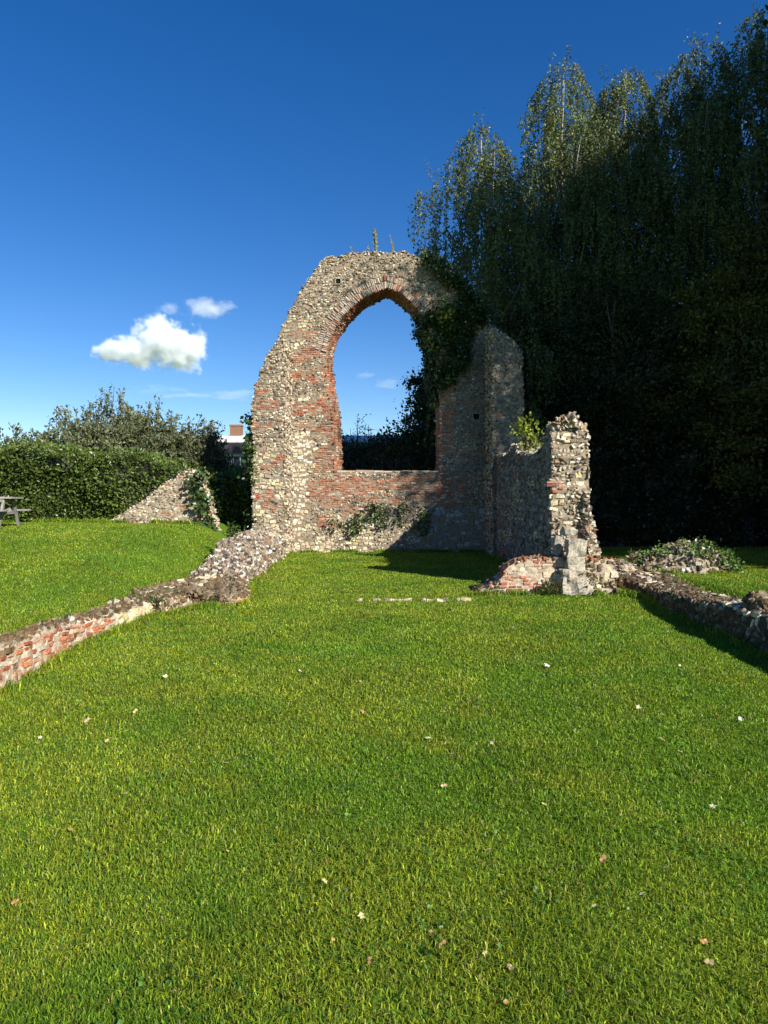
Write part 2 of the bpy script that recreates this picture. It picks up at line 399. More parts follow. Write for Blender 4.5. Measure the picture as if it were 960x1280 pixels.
# style map in photograph-plan coordinates of the wall
CL = ('flint', 'brick', 'cream', 'grey', 'dark', 'plaster')
def rect(px, py, x0, y0, x1, y1, f=6):
    return ss(x0 - f, x0 + f, px) * (1 - ss(x1 - f, x1 + f, px)) * ss(y0 - f, y0 + f, py) * (1 - ss(y1 - f, y1 + f, py))
def wstyle(u, v):
    px = u / S + 480; py = 630 - (v - EYE) / S
    pb = np.zeros(len(u)); pc = np.zeros(len(u)); pg = np.zeros(len(u)); pd = np.zeros(len(u))
    R_ = lambda *a: rect(px, py, *a)
    pb = np.maximum.reduce([.95 * R_(402, 425, 425, 475), .55 * R_(352, 412, 415, 480), .42 * R_(320, 440, 420, 560), .9 * R_(405, 475, 425, 600, 4),
        .55 * R_(355, 510, 420, 560), .6 * R_(390, 530, 425, 605), 1.0 * R_(380, 603, 412, 625, 3), .75 * R_(400, 590, 560, 632), .5 * R_(400, 628, 470, 660),
        1.0 * R_(545, 475, 568, 572, 3), .95 * R_(548, 586, 585, 632, 5), .35 * R_(562, 480, 615, 600)])
    pc = np.maximum.reduce([.85 * R_(350, 540, 392, 610), .8 * R_(355, 600, 385, 695), .5 * R_(380, 560, 418, 600), .55 * R_(380, 640, 470, 695), .35 * R_(320, 540, 360, 700), .25 * R_(350, 400, 415, 540)])
    pg = np.maximum.reduce([.9 * R_(520, 628, 625, 700), .4 * R_(470, 640, 560, 700)])
    pd = np.maximum.reduce([.75 * R_(540, 400, 660, 600), .4 * R_(440, 640, 540, 700)])  # darker flint paints in the shade towards the right
    n1 = fbm(u * 1.1, v * 3.6, 0, 21); n2 = fbm(u * 1.4, v * 2.0, 0, 33); n3 = fbm(u * 2.4, v * 6.0, 0, 44)
    thr = lambda n, p: n < (.18 + p * .62)
    st = np.zeros(len(u), int)
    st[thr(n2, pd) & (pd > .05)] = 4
    st[thr(n2, pc) & (pc > .05)] = 2
    st[thr(n3, pg) & (pg > .05)] = 3
    st[thr(n1, pb) & (pb > .05)] = 1
    pp = .9 * R_(357, 545, 388, 640, 8) + .6 * R_(357, 640, 380, 695, 8)
    st[(fbm(u * 1.3, v * 1.1, 0, 46) < .26 + .50 * pp) & (pp > .1)] = 5
    return st
mb = MB(); MBK = MB()
def in_wall(u, v): 
    r = inpoly(u, v, outline) & ~inpoly(u, v, frh)
    # leave stones out at the putlog holes; a near-black plate goes there
    px = u / S + 480; py = 630 - (v - EYE) / S
    r &= ~((np.abs(px - 423) < 3.2) & (np.abs(py - 353) < 3.2)) & ~((np.abs(px - 595) < 3.5) & (np.abs(py - 521) < 4))
    # voussoir band handled on its own
    cx, cy = 480, 440
    arch = (py < 440) & inpoly(px, py, [(cx + (x - cx) * 1.0 + (x - cx) / max(1, math.hypot(x - cx, y - cy - 0)) * 15, y - 15 * (cy - y) / max(1, math.hypot(x - cx, y - cy))) for x, y in fr_px[5:-4]])
    return r & ~arch
x0w = outline[0][0] - .1
def shiftf(f, x0, z0): return lambda u, v: f(u + x0, v + z0)
clad(mb, planar((x0w, YW, -.1), Uw, Nw), 8.95, 9.95, lambda u, v: wstyle(u + x0w, v - .1), lambda u, v: in_wall(u + x0w, v - .1), CL)
# back face, plain flint
clad(mb, planar((x0w + 8.95, YB, -.1), (-1, 0, 0), (0, 1, 0)), 8.95, 9.95, lambda u, v: np.zeros(len(u), int),
     lambda u, v: inpoly(x0w + 8.95 - u, v - .1, outline) & ~inpoly(x0w + 8.95 - u, v - .1, bkh), ('flint',), scale=1.5)
edge_patch(mb, outline[::-1], Ow, Uw, Nw, TW, lambda u, v: np.zeros(len(u), int), ('flint',))
o = mb.build('stone_facing', M_stone, root); shift(o, (0, YW, 0))
# brick lining of the opening (jambs and soffit)
mb = MB()
A = np.array([(x, YW, z) for x, z in frh]); B = np.array([(x, YB, z) for x, z in bkh])
seg = np.linalg.norm(np.diff(A, axis=0), axis=1); sA = np.concatenate([[0], np.cumsum(seg)])
def soffit(u, v):
    k = np.clip(np.searchsorted(sA, v, side='right') - 1, 0, len(seg) - 1); t = ((v - sA[k]) / seg[k])[:, None]
    a = A[k] * (1 - t) + A[k + 1] * t; b_ = B[k] * (1 - t) + B[k + 1] * t; w = (u / TW)[:, None]
    P = a * (1 - w) + b_ * w; U = unit(b_ - a); D = unit(A[np.minimum(k + 2, len(A) - 1)] - A[np.maximum(k - 1, 0)])
    N_ = unit(np.cross(U, D))
    cen = np.array([0, 0, 5.5]); flip = np.sign(np.sum(N_ * (cen - P) * np.array([1, 0, 1]), axis=1))[:, None]
    return P, U, D, N_ * flip
clad(mb, soffit, TW, sA[-1] - .01, lambda u, v: np.where(fbm(u * 2, v * 1.5, 0, 8) < .27, 1, 0), classes=('brick', 'flint'), dmul=1.3)
o = mb.build('brick_lining', M_brick, root); shift(o, (0, YW, 0))
# voussoir ring, tiles on edge laid radially
mb = MB()
pv = []
for i in range(len(frh) - 1):
    pv.append(frh[i])
arc = [p for p in frh if p[1] > pZ(445, YW)]
arcn = np.array(arc); sl = np.concatenate([[0], np.cumsum(np.linalg.norm(np.diff(arcn, axis=0), axis=1))])
pos = np.arange(0, sl[-1], .062)
for row, (r0, hl) in enumerate(((.10, .105), (.31, .10))):
    pp = pos + rng.uniform(-.008, .008, len(pos))
    X = np.interp(pp, sl, arcn[:, 0]); Z = np.interp(pp, sl, arcn[:, 1])
    X2 = np.interp(pp + .12, sl, arcn[:, 0]); Z2 = np.interp(pp + .12, sl, arcn[:, 1]); X1 = np.interp(pp - .12, sl, arcn[:, 0]); Z1 = np.interp(pp - .12, sl, arcn[:, 1])
    T_ = unit(np.stack([X2 - X1, 0 * X, Z2 - Z1], -1)); Rr = np.stack([-T_[:, 2], 0 * X, T_[:, 0]], -1)
    C = np.stack([X, 0 * X + YW, Z], -1) + Rr * (r0 + rng.uniform(-.03, .03, (len(X), 1)) * row)
    keep = rng.random(len(X)) > .06
    cc = colours('tile', len(X)); 
    br = rng.random(len(X)) < (.09 if row == 0 else .03); cc[br] = colours('brick', br.sum())
    rr = rng.uniform(.8, 1.1, len(X))
    stones(mb, C[keep], Rr[keep], T_[keep], np.tile(np.array(Nw, float), (keep.sum(), 1)), (hl * rr)[keep], .026, rng.uniform(.02, .055, keep.sum()), cc[keep], .12, .85, twist=.08)
o = mb.build('arch_ring', M_brick, root); shift(o, (0, YW, 0))
# window sill course
mb = MB()
n = 11; xs_ = np.linspace(frh[0][0] + .05, frh[-1][0] - .05, n + 1)
for a, b_ in zip(xs_[:-1], xs_[1:]):
    for r in range(4):
        box(mb, ((a + b_) / 2 + random.uniform(-.02, .02), YW + .13 + r * .25, frh[0][1] + .012 + random.uniform(-.015, .02)), ((b_ - a) / 2 - .006, .12, .035), C=colours('tile', 1)[0])
o = mb.build('window_sill', M_brick, root); shift(o, (0, YW, 0))
# putlog holes: shallow frames on the core, a near-black plate painting the shade inside
for (cx, cy, r) in ((423, 353, 3.6), (595, 521, 4.2)):
    mb = MB(); a = wpt(cx - r, cy + r); c = wpt(cx + r, cy - r); y0 = YW - .035; d = .03
    x0, z0, x1, z1 = a[0], a[1], c[0], c[1]
    t = .035
    for (bx, bz, hx, hz) in (((x0 + x1) / 2, z0, (x1 - x0) / 2 + t, t / 2), ((x0 + x1) / 2, z1, (x1 - x0) / 2 + t, t / 2), (x0, (z0 + z1) / 2, t / 2, (z1 - z0) / 2), (x1, (z0 + z1) / 2, t / 2, (z1 - z0) / 2)):
        box(mb, (bx, YW - .02, bz), (hx, .03, hz), C=(.3, .26, .2))
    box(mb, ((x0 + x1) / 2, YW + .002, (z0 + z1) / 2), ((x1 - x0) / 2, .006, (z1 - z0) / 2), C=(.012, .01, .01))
    o = mb.build('putlog_hole', M_mort, root); shift(o, (0, YW, 0))

# ================================================================== SIDE WALLS (slabs along the view)
def side_slab(name, label, p0, p1, outl, T, side, style, classes, endstyle=None, seed=1, cat='ruin wall'):
    """p0 near end, p1 far end of the inner face (x,y); outl [(u,z)] u from near end; side +1: inner face looks +x"""
    p0 = np.array([*p0, 0.]); p1 = np.array([*p1, 0.]); U = unit(p1 - p0)
    N_ = np.array([U[1], -U[0], 0]) * side
    root = empty(name, label, cat, tuple(p0))
    ol = rough_line(outl, .04, .11, seed=seed)
    mb = MB(); slab_core(mb, ol, ol, [], p0, U, N_, T); o = mb.build('wall_core', M_mort, root); shift(o, p0)
    mb = MB()
    L_ = max(p[0] for p in ol); H = max(p[1] for p in ol) + .2
    u0 = min(p[0] for p in ol)
    clad(mb, planar(p0 + U * u0 + np.array([0, 0, -.1]), U, N_), L_ - u0, H, lambda u, v: style(u + u0, v - .1), lambda u, v: inpoly(u + u0, v - .1, ol), classes)
    # outer face
    clad(mb, planar(p0 + U * u0 - N_ * T + np.array([0, 0, -.1]), U, -N_), L_ - u0, H, lambda u, v: np.zeros(len(u), int), lambda u, v: inpoly(u + u0, v - .1, ol), ('flint',), scale=1.3)
    # ends and top; winding decides the outward direction
    es = endstyle or (lambda u, v: np.zeros(len(u), int))
    pts = ol[::-1] if side > 0 else ol
    p = np.array(ol, float); Z = np.array([0, 0, 1.]); P3 = p0 + p[:, :1] * U + p[:, 1:2] * Z
    seg = np.diff(P3, axis=0); ln = np.linalg.norm(seg, axis=1); s = np.concatenate([[0], np.cumsum(ln)])
    cen = P3.mean(axis=0)
    def f(u, v):
        vv = np.clip(v, 0, s[-1] - 1e-4); k = np.clip(np.searchsorted(s, vv, side='right') - 1, 0, len(ln) - 1)
        t = (vv - s[k]) / (ln[k] + 1e-9)
        D = unit(P3[np.minimum(k + 3, len(P3) - 1)] - P3[np.maximum(k - 2, 0)])
        C = P3[k] + seg[k] * t[:, None] - N_ * u[:, None]
        Nn = unit(np.cross(D, N_)); 
        # outline runs near-bottom -> top -> far, outward is the left-hand side seen in (u,z)
        Dz = D[:, 2]; Du = D @ U; outw = -Dz[:, None] * U + Du[:, None] * Z
        sg = np.sign(np.sum(Nn * outw, axis=1))[:, None]
        return C, np.tile(-N_, (len(u), 1)), D, Nn * sg
    clad(mb, f, T, s[-1], es, classes=classes, dmul=1.3)
    o = mb.build('stone_facing', M_stone, root); shift(o, p0)
    return root, U, N_, p0
# right side wall
p0 = (3.12, 12.7); p1 = (3.45, 20.86)
ol = [(0, -.15), (-.02, 1.0), (.0, 2.2), (.06, 2.85), (.2, 3.1), (.5, 3.08), (.75, 2.8), (1.0, 2.72), (2.2, 2.66), (3.2, 2.75), (4.0, 2.85), (4.6, 3.1), (5.6, 2.95), (7.0, 3.0), (8.15, 3.1), (8.15, -.15)]
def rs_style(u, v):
    st = np.ones(len(u), int)   # dark flint, the shade of the inner face put into its colour
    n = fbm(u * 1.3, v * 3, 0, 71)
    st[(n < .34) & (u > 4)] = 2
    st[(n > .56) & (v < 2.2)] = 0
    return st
def rs_end(u, v):
    st = np.zeros(len(u), int)
    n = fbm(u * 4, v * 2.2, 0, 75)
    st[(v < 3.3) & (n < .42)] = 3
    st[(v < 3.3) & (u < .22) & (v > 2.0) & (v < 2.25)] = 2
    return st
side_r, Ur, Nr, P0r = side_slab('ruined_side_wall', 'rough flint side wall in shade ending in a sunlit broken pillar of white rubble', p0, p1, ol, .68, -1, rs_style, ('flint', 'dark', 'brick', 'cream'), rs_end, 7)
def face_slab(name, label, pts_px, Y, T, style, classes, seed, scale=1.0, core=(.21, .17, .12), zb=-.1, cat='ruin wall', edgest=None, back=False, wob=.04):
    """a wall piece facing the camera at distance Y with the outline pts_px (left base -> top -> right base)"""
    P_ = [(pX(a, Y), pZ(b_, Y)) for a, b_ in pts_px]
    ol = rough_line([(P_[0][0], zb)] + P_[1:-1] + [(P_[-1][0], zb)], wob, .11, seed=seed)
    xm = (P_[0][0] + P_[-1][0]) / 2; c0 = (xm, Y, max(zb, 0)); root = empty(name, label, cat, c0)
    mb = MB(); slab_core(mb, ol, ol, [], (0, Y, 0), (1, 0, 0), (0, -1, 0), T, C=core); o = mb.build('wall_core', M_mort, root); shift(o, c0)
    mb = MB(); u0 = min(p[0] for p in ol); W = max(p[0] for p in ol) - u0; H = max(p[1] for p in ol) - zb + .1
    clad(mb, planar((u0, Y, zb), (1, 0, 0), (0, -1, 0)), W, H, lambda u, v: style(u + u0, v + zb), lambda u, v: inpoly(u + u0, v + zb, ol), classes, scale=scale)
    edge_patch(mb, ol[::-1], (0, Y, 0), (1, 0, 0), (0, -1, 0), T, edgest or (lambda u, v: np.zeros(len(u), int)), classes, scale=scale)
    o = mb.build('stone_facing', M_stone, root); shift(o, c0)
    return root, ol
YP = 20.9
def ls_style(u, v):
    n = fbm(u * 1.1, v * 3, 0, 81); n2 = fbm(u * 2.3, v * 2.2, 0, 82); st = np.zeros(len(u), int)
    st[(n < .40) & (v > 1.2) & (v < 5.2)] = 1
    st[(n2 < .50 - .05 * np.abs(v - 1.8)) & (v < 3.4)] = 2
    return st
face_slab('ruined_buttress', 'sunlit ragged flint and brick buttress with stepped outer edge, left of the arch', [(316, 700), (316, 620), (317, 560), (315, 515), (319, 487), (325, 466), (333, 448), (342, 434), (350, 424), (355, 421), (356, 500), (357, 600), (358, 700)], YP, 1.57, ls_style, ('flint', 'brick', 'cream'), 9)
def rb2(u, v):
    n = fbm(u * 2, v * 3, 0, 83); st = np.ones(len(u), int); st[(n < .33) & (v < 5)] = 2; return st  # mostly dark flint, the buttress's shade put into the stone colour
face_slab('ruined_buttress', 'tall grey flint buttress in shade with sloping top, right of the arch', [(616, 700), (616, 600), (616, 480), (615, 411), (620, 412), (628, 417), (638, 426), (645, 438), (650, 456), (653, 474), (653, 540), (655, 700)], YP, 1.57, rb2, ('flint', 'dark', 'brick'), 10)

# ================================================================== LOW WALLS : lofted lumps clad in stones
def loft(name, label, stations, classes, style, material, cat='low wall', seed=0, scale=1.0, res=.09, lump=.05, corec=(.2, .16, .11), dmul=1.0, parent=None):
    """stations: list of (s-ordered) cross sections, each list of 3D points (same count); ends closed by shrinking"""
    St = np.array(stations, float)           # (m,k,3)
    a0 = St[0].mean(0); a1 = St[-1].mean(0)
    St = np.concatenate([(a0 + (St[0] - a0) * .05)[None], St, (a1 + (St[-1] - a1) * .05)[None]])
    m, k, _ = St.shape
    mid = St.mean(1); s = np.concatenate([[0], np.cumsum(np.maximum(np.linalg.norm(np.diff(St, axis=0), axis=2).max(1), .01))])
    pl = np.linalg.norm(np.diff(St, axis=1), axis=2).max(0); t = np.concatenate([[0], np.cumsum(pl)])
    def P(u, v):
        u = np.clip(u, 0, s[-1] - 1e-5); v = np.clip(v, 0, t[-1] - 1e-5)
        i = np.clip(np.searchsorted(s, u, side='right') - 1, 0, m - 2); j = np.clip(np.searchsorted(t, v, side='right') - 1, 0, k - 2)
        a = ((u - s[i]) / (s[i + 1] - s[i]))[..., None]; b_ = ((v - t[j]) / (t[j + 1] - t[j] + 1e-9))[..., None]
        p = (St[i, j] * (1 - a) + St[i + 1, j] * a) * (1 - b_) + (St[i, j + 1] * (1 - a) + St[i + 1, j + 1] * a) * b_
        w = lump * 2
        d = np.stack([fbm(p[..., 0] * 1.7, p[..., 1] * 1.7, p[..., 2] * 1.7, seed + q) - .5 for q in (1, 2, 3)], -1) * w
        return p + d
    U_, V_ = np.meshgrid(np.linspace(0, s[-1], max(4, int(s[-1] / res))), np.linspace(0, t[-1], max(6, int(t[-1] / res))), indexing='ij')
    G = P(U_, V_); nu, nv = U_.shape
    G = G + (rng.random(G.shape) - .5) * .025
    i = np.arange(nu - 1)[:, None] * nv + np.arange(nv - 1)[None]
    q = np.stack([i, i + 1, i + nv + 1, i + nv], -1).reshape(-1, 4)
    base = tuple(mid[m // 2][:2]) + (0.0,)
    root = parent or empty(name, label, cat, base)
    base = tuple(root.location)
    o = mesh_obj('wall_core', G.reshape(-1, 3), [q], M_mort, root, np.tile(np.array(corec), (nu * nv, 1))); shift(o, base)
    mb = MB()
    # outward orientation
    def frame(u, v):
        e = .05
        p = P(u, v); du = P(u + e, v) - P(u - e, v); dv = P(u, v + e) - P(u, v - e)
        du = unit(du); dv = unit(dv - du * np.sum(du * dv, -1, keepdims=True)); n_ = np.cross(du, dv)
        ii = np.clip(np.searchsorted(s, np.clip(u, 0, s[-1] - 1e-5), side='right') - 1, 0, m - 2)
        c = mid[ii] * .5 + mid[ii + 1] * .5; c = c.copy(); c[:, 2] -= .15
        n_ = n_ * np.sign(np.sum(n_ * (p - c), -1, keepdims=True))
        return p, du, dv, n_
    clad(mb, frame, s[-1], t[-1], lambda u, v: style(u, v, P(u, v)), classes=classes, scale=scale, dmul=dmul)
    o = mb.build('stone_facing', material, root); shift(o, base)
    return root, P, s[-1], t[-1]
# left low brick wall (near) : stations along Y; profile from inner (right) base up, over, down the left side
def sec(xr, xl, y, zt, zb=-.12, zl=None, skew=0.0):
    zl = zt if zl is None else zl
    return [(xr, y, zb), (xr, y, (zt + zb) * .5), (xr - .01, y + skew * 0, zt - .03), (xr - .07, y + skew * .2, zt), ((xr + xl) / 2, y + skew * .5, (zt + zl) / 2 + .02), (xl + .07, y + skew, zl), (xl, y + skew, zl - .04), (xl, y + skew, zb)]
st = []
for y, xr, w, zt, zl in ((3.2, -2.95, .36, .42, .36), (4.6, -3.12, .36, .40, .34), (5.6, -3.24, .36, .385, .32), (6.4, -3.33, .36, .36, .31), (7.2, -3.38, .37, .33, .29), (7.8, -3.42, .38, .28, .26), (8.6, -3.40, .42, .22, .23), (9.2, -3.32, .46, .20, .22), (10.0, -3.15, .5, .19, .21), (10.6, -3.0, .7, .18, .21)):
    st.append(sec(xr, xr - w, y, zt, -.12, zl))
def lb_style(u, v, p):
    top = p[:, 2] > .0
    s_ = np.zeros(len(u), int)
    n = fbm(p[:, 0] * 2, p[:, 1] * 2, p[:, 2] * 6, 91)
    s_[(v <= .52) & (fbm(p[:, 1] * 2.5, p[:, 2] * 7, 0, 93) < .47)] = 4
    s_[(v > .52)] = np.where(fbm(p[:, 1] * 2.2, p[:, 0] * 3, 0, 92)[(v > .52)] < .33, 1, 2)
    s_[(v <= .52) & (n > .66)] = 2
    s_[(v <= .52) & (p[:, 1] > 8.6)] = np.where(n[(v <= .52) & (p[:, 1] > 8.6)] < .5, 2, 3)
    return s_
lw, *_ = loft('low_brick_wall', 'low crumbling red brick wall with pale mortar running towards the viewer at left', st, ('brick', 'rubble', 'moss', 'cream', 'oldbrick'), lb_style, M_brick, seed=4, lump=.035, scale=.86, corec=(.42, .33, .24), res=.06)
# spur + rubble bank rising to the arch
st = []
for y, xr, xl, zt, zl in ((10.7, -2.35, -4.0, .12, .18), (11.1, -2.22, -4.05, .15, .2), (11.6, -2.3, -3.9, .17, .22), (12.0, -2.5, -3.7, .2, .25), (12.8, -2.62, -3.55, .26, .32), (14.0, -2.7, -3.6, .36, .46), (15.2, -2.76, -3.75, .42, .6),
                          (16.2, -2.8, -3.85, .5, .72), (17.2, -2.85, -3.9, .52, .8), (18.4, -2.9, -3.6, .55, .85), (20.0, -2.98, -3.5, .58, .85), (22.4, -3.08, -3.45, .58, .9)):
    st.append(sec(xr, xl, y, zt, -.12, zl))
def rb_style(u, v, p):
    n = fbm(p[:, 0] * 2.5, p[:, 1] * 1.5, p[:, 2] * 3, 95); s_ = np.zeros(len(u), int)
    s_[(p[:, 1] < 12.6)] = np.where(n[p[:, 1] < 12.6] < .60, 1, 2)
    s_[(p[:, 1] < 11.9) & (p[:, 2] < .10) & (p[:, 2] > -.03)] = 3
    s_[(p[:, 1] >= 12.6) & (n < .33)] = 1
    s_[(p[:, 1] > 19) & (n > .62)] = 2
    return s_
rubw, *_ = loft('rubble_wall', 'long rubble wall foot of white and brown flints climbing back to the arch', st, ('rubble', 'moss', 'cream', 'oldbrick'), rb_style, M_stone, seed=14, lump=.09, dmul=1.0, corec=(.2, .16, .11))
# right low wall
st = []
for y, xl, w, zt in ((3.0, 4.05, .55, .40), (5.0, 4.15, .58, .40), (6.6, 4.24, .6, .39), (7.6, 4.30, .6, .37), (8.5, 4.36, .6, .34), (9.5, 4.42, .62, .28), (10.6, 4.46, .66, .23), (11.6, 4.5, .8, .22), (12.3, 4.4, 1.0, .26), (12.8, 4.25, 1.1, .3)):
    q = sec(xl + w, xl, y, zt, -.2, zt - .02)
    st.append(q[::-1])
def rw_style(u, v, p):
    n = fbm(p[:, 0] * 3, p[:, 1] * 1.6, p[:, 2] * 3, 97); s_ = np.zeros(len(u), int)
    s_[n < .56] = 1  # moss on the top; on the face its dark colour also paints shade
    s_[(n > .60) & (p[:, 2] > .12)] = 2
    return s_
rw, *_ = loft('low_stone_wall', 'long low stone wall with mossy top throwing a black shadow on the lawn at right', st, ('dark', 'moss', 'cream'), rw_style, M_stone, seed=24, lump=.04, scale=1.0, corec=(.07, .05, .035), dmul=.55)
fl = []
for q, (z1, x1) in enumerate(((.05, 3.80), (.1, 4.05), (.1, 4.12), (.06, 4.0))):
    y_ = 12.62 + q * .25; fl.append([(3.7, y_, -.1), (3.7, y_ - .02, .7), (3.74, y_ - .03, 1.75), (x1 - .14, y_, 1.2), (x1, y_, .6), (x1 + .03, y_, -.1)])
loft('pillar_foot', '', fl, ('flint', 'rubble'), lambda u, v, p: (rng.random(len(u)) < .4).astype(int), M_stone, seed=66, lump=.08, parent=side_r, dmul=1.4)
tl = []
for q, w_ in enumerate((.35, 1, 1, .5)):
    y_ = 12.74 + q * .16; tl.append([(3.5 - .30 * w_, y_, 2.98), (3.5 - .24 * w_, y_, 3.1 + .05 * w_), (3.5, y_, 3.14 + .10 * w_), (3.5 + .14 * w_, y_, 3.12 + .07 * w_), (3.5 + .26 * w_, y_, 2.98)])
loft('pillar_top', '', tl, ('flint', 'rubble'), lambda u, v, p: (rng.random(len(u)) < .4).astype(int), M_stone, seed=67, lump=.06, parent=side_r, dmul=1.6)
# rubble lump on top of the right wall at the frame edge
def mound(name, label, cx, cy, rx, ry, z0, h, style, classes, material, seed, scale=1.0, cat='rubble', flat=.55, corec=(.3, .25, .18), lump=.1, rot=0):
    st = []
    for q in np.linspace(-1, 1, 9):
        w = (1 - abs(q) ** 3.0) ** .5 * .96 + .04; hh = h * (1 - abs(q) ** 4) ** .6 * (1 + .15 * math.sin(q * 5 + seed)) + .02
        x = cx + q * rx; sec_ = []
        for a in np.linspace(0, math.pi, 11):
            ca = math.cos(a); sa = math.sin(a)
            yy = cy - ry * w * math.copysign(abs(ca) ** flat, ca); zz = z0 + hh * abs(sa) ** flat - .1
            dx, dy = x - cx, yy - cy
            sec_.append((cx + dx * math.cos(rot) - dy * math.sin(rot), cy + dx * math.sin(rot) + dy * math.cos(rot), zz))
        st.append(sec_)
    return loft(name, label, st, classes, style, material, cat=cat, seed=seed, lump=lump, scale=scale, corec=corec, dmul=1.1)
mixs_ = lambda t, sd: (lambda u, v, p: np.where(fbm(p[:, 0] * 2.5, p[:, 1] * 2.5, p[:, 2] * 3, sd) < t, 1, 0))
mound('rubble_heap', 'small dark brown rubble heap lying on the right hand wall near the frame edge', 4.82, 8.3, .42, .25, .36, .26, mixs_(.7, 5), ('rubble', 'moss'), M_stone, 31, lump=.06)
mr_, mP, msu, msv = mound('rubble_heap', 'broad rounded flint rubble mound with green ivy on its face beyond the right wall', 6.05, 14.0, 1.12, .75, .05, .74, mixs_(.40, 6), ('rubble', 'moss'), M_stone, 32)
mound('rubble_heap', 'low dark line of loose stones between the broken pillar and the ivy mound', 4.65, 13.5, .55, .35, .1, .42, mixs_(.5, 7), ('rubble', 'moss'), M_stone, 33)
# brick stub wall in front of the pillar : slab with stepped outline, facing the camera
YS = 12.05
def sp(px, py): return (pX(px, YS), pZ(py, YS))
ol = rough_line([(sp(588, 752)[0], -.1), sp(592, 745), sp(598, 741), sp(600, 738), sp(611, 733), sp(616, 729), sp(619, 728), sp(628, 722), sp(632, 713), sp(634, 710), sp(645, 703), sp(652, 700), sp(668, 699), sp(700, 697), sp(720, 699), sp(745, 698), sp(768, 700), (sp(770, 750)[0], -.1)], .015, .1, seed=5)
root = empty('brick_stub_wall', 'low stepped stub of red brick and pale mortar crossing below the broken pillar', 'low wall', (1.6, YS, 0))
mb = MB(); slab_core(mb, ol, ol, [], (0, YS, 0), (1, 0, 0), (0, -1, 0), .55, C=(.38, .31, .23)); o = mb.build('wall_core', M_mort, root); shift(o, (1.6, YS, 0))
mb = MB()
def st_style(u, v):
    n = fbm(u * 2, v * 5, 0, 55); s_ = np.zeros(len(u), int)
    s_[(u < 2.1) & (n < .5)] = 1; s_[(u > 3.55)] = 1; s_[(u > 1.9) & (n > .66)] = 2; s_[(u > 2.9) & (u < 3.6) & (n > .42)] = 2; s_[(s_ == 0) & (fbm(u * 4, v * 9, 0, 56) < .5)] = 3
    return s_
clad(mb, planar((1.4, YS, -.1), (1, 0, 0), (0, -1, 0)), 2.9, .9, lambda u, v: st_style(u + 1.4, v), lambda u, v: inpoly(u + 1.4, v - .1, ol), ('brick', 'moss', 'cream', 'oldbrick'), scale=.9)
edge_patch(mb, ol[::-1], (0, YS, 0), (1, 0, 0), (0, -1, 0), .55, lambda u, v: np.where(rng.random(len(u)) < .4, 1, 0), ('brick', 'moss'))
o = mb.build('brick_facing', M_brick, root); shift(o, (1.6, YS, 0))
# pale ashlar pier standing against the pillar
root = empty('stone_pier', 'pale worn stone pier base standing against the foot of the broken pillar', 'pier', (3.36, 11.9, 0))
mb = MB()
def blk(cx, cy, cz, hx, hy, hz, c, n=3):
    g = np.linspace(-1, 1, n + 1)
    for ax in range(3):
        for sg in (-1, 1):
            a, b_ = np.meshgrid(g, g, indexing='ij'); P = np.zeros((n + 1, n + 1, 3)); P[..., ax] = sg; P[..., (ax + 1) % 3] = a; P[..., (ax + 2) % 3] = b_
            W = P * np.array([hx, hy, hz]) + np.array([cx, cy, cz])
            W = W + (np.stack([vn(W[..., 0] * 9, W[..., 1] * 9, W[..., 2] * 9, q) for q in (1, 2, 3)], -1) - .5) * .085
            W -= (np.abs(P).sum(-1, keepdims=True) > 2.7) * P * .012
            i = np.arange(n)[:, None] * (n + 1) + np.arange(n)[None]; q = np.stack([i, i + 1, i + n + 2, i + n + 1], -1).reshape(-1, 4)
            mb.add(W.reshape(-1, 3), q, C=c)
blk(3.34, 11.95, .17, .27, .18, .14, (.34, .30, .23), 8)
blk(3.30, 11.97, .37, .21, .15, .07, (.32, .27, .20), 7)
blk(3.36, 11.99, .70, .155, .14, .27, (.33, .29, .22), 9)
blk(3.14, 12.35, .80, .08, .10, .22, (.28, .25, .20), 4)
blk(3.33, 12.3, 1.12, .11, .12, .07, (.36, .32, .24), 4)
o = mb.build('pier_stone', M_stone, root); shift(o, (3.36, 11.9, 0))
# flush line of footing stones in the lawn
root = empty('stone_footing', 'thin flush line of pale footing stones set in the lawn before the arch', 'footing', (.4, 11.25, 0))
x = -.55
while x < 1.5:
    l = random.uniform(.06, .2)
    if random.random() < .88:
        mb = MB(); z = float(gz(x + l / 2, 11.25)) + random.uniform(-.004, .016)
        blk(x + l / 2, 11.25 + random.uniform(-.03, .03), z + .010, l / 2 - .006, .028, .032, tuple(colours('cream', 1)[0] * .9), 3)
        o = mb.build('footing_stone', M_stone, root); shift(o, (.4, 11.25, 0))
    x += l
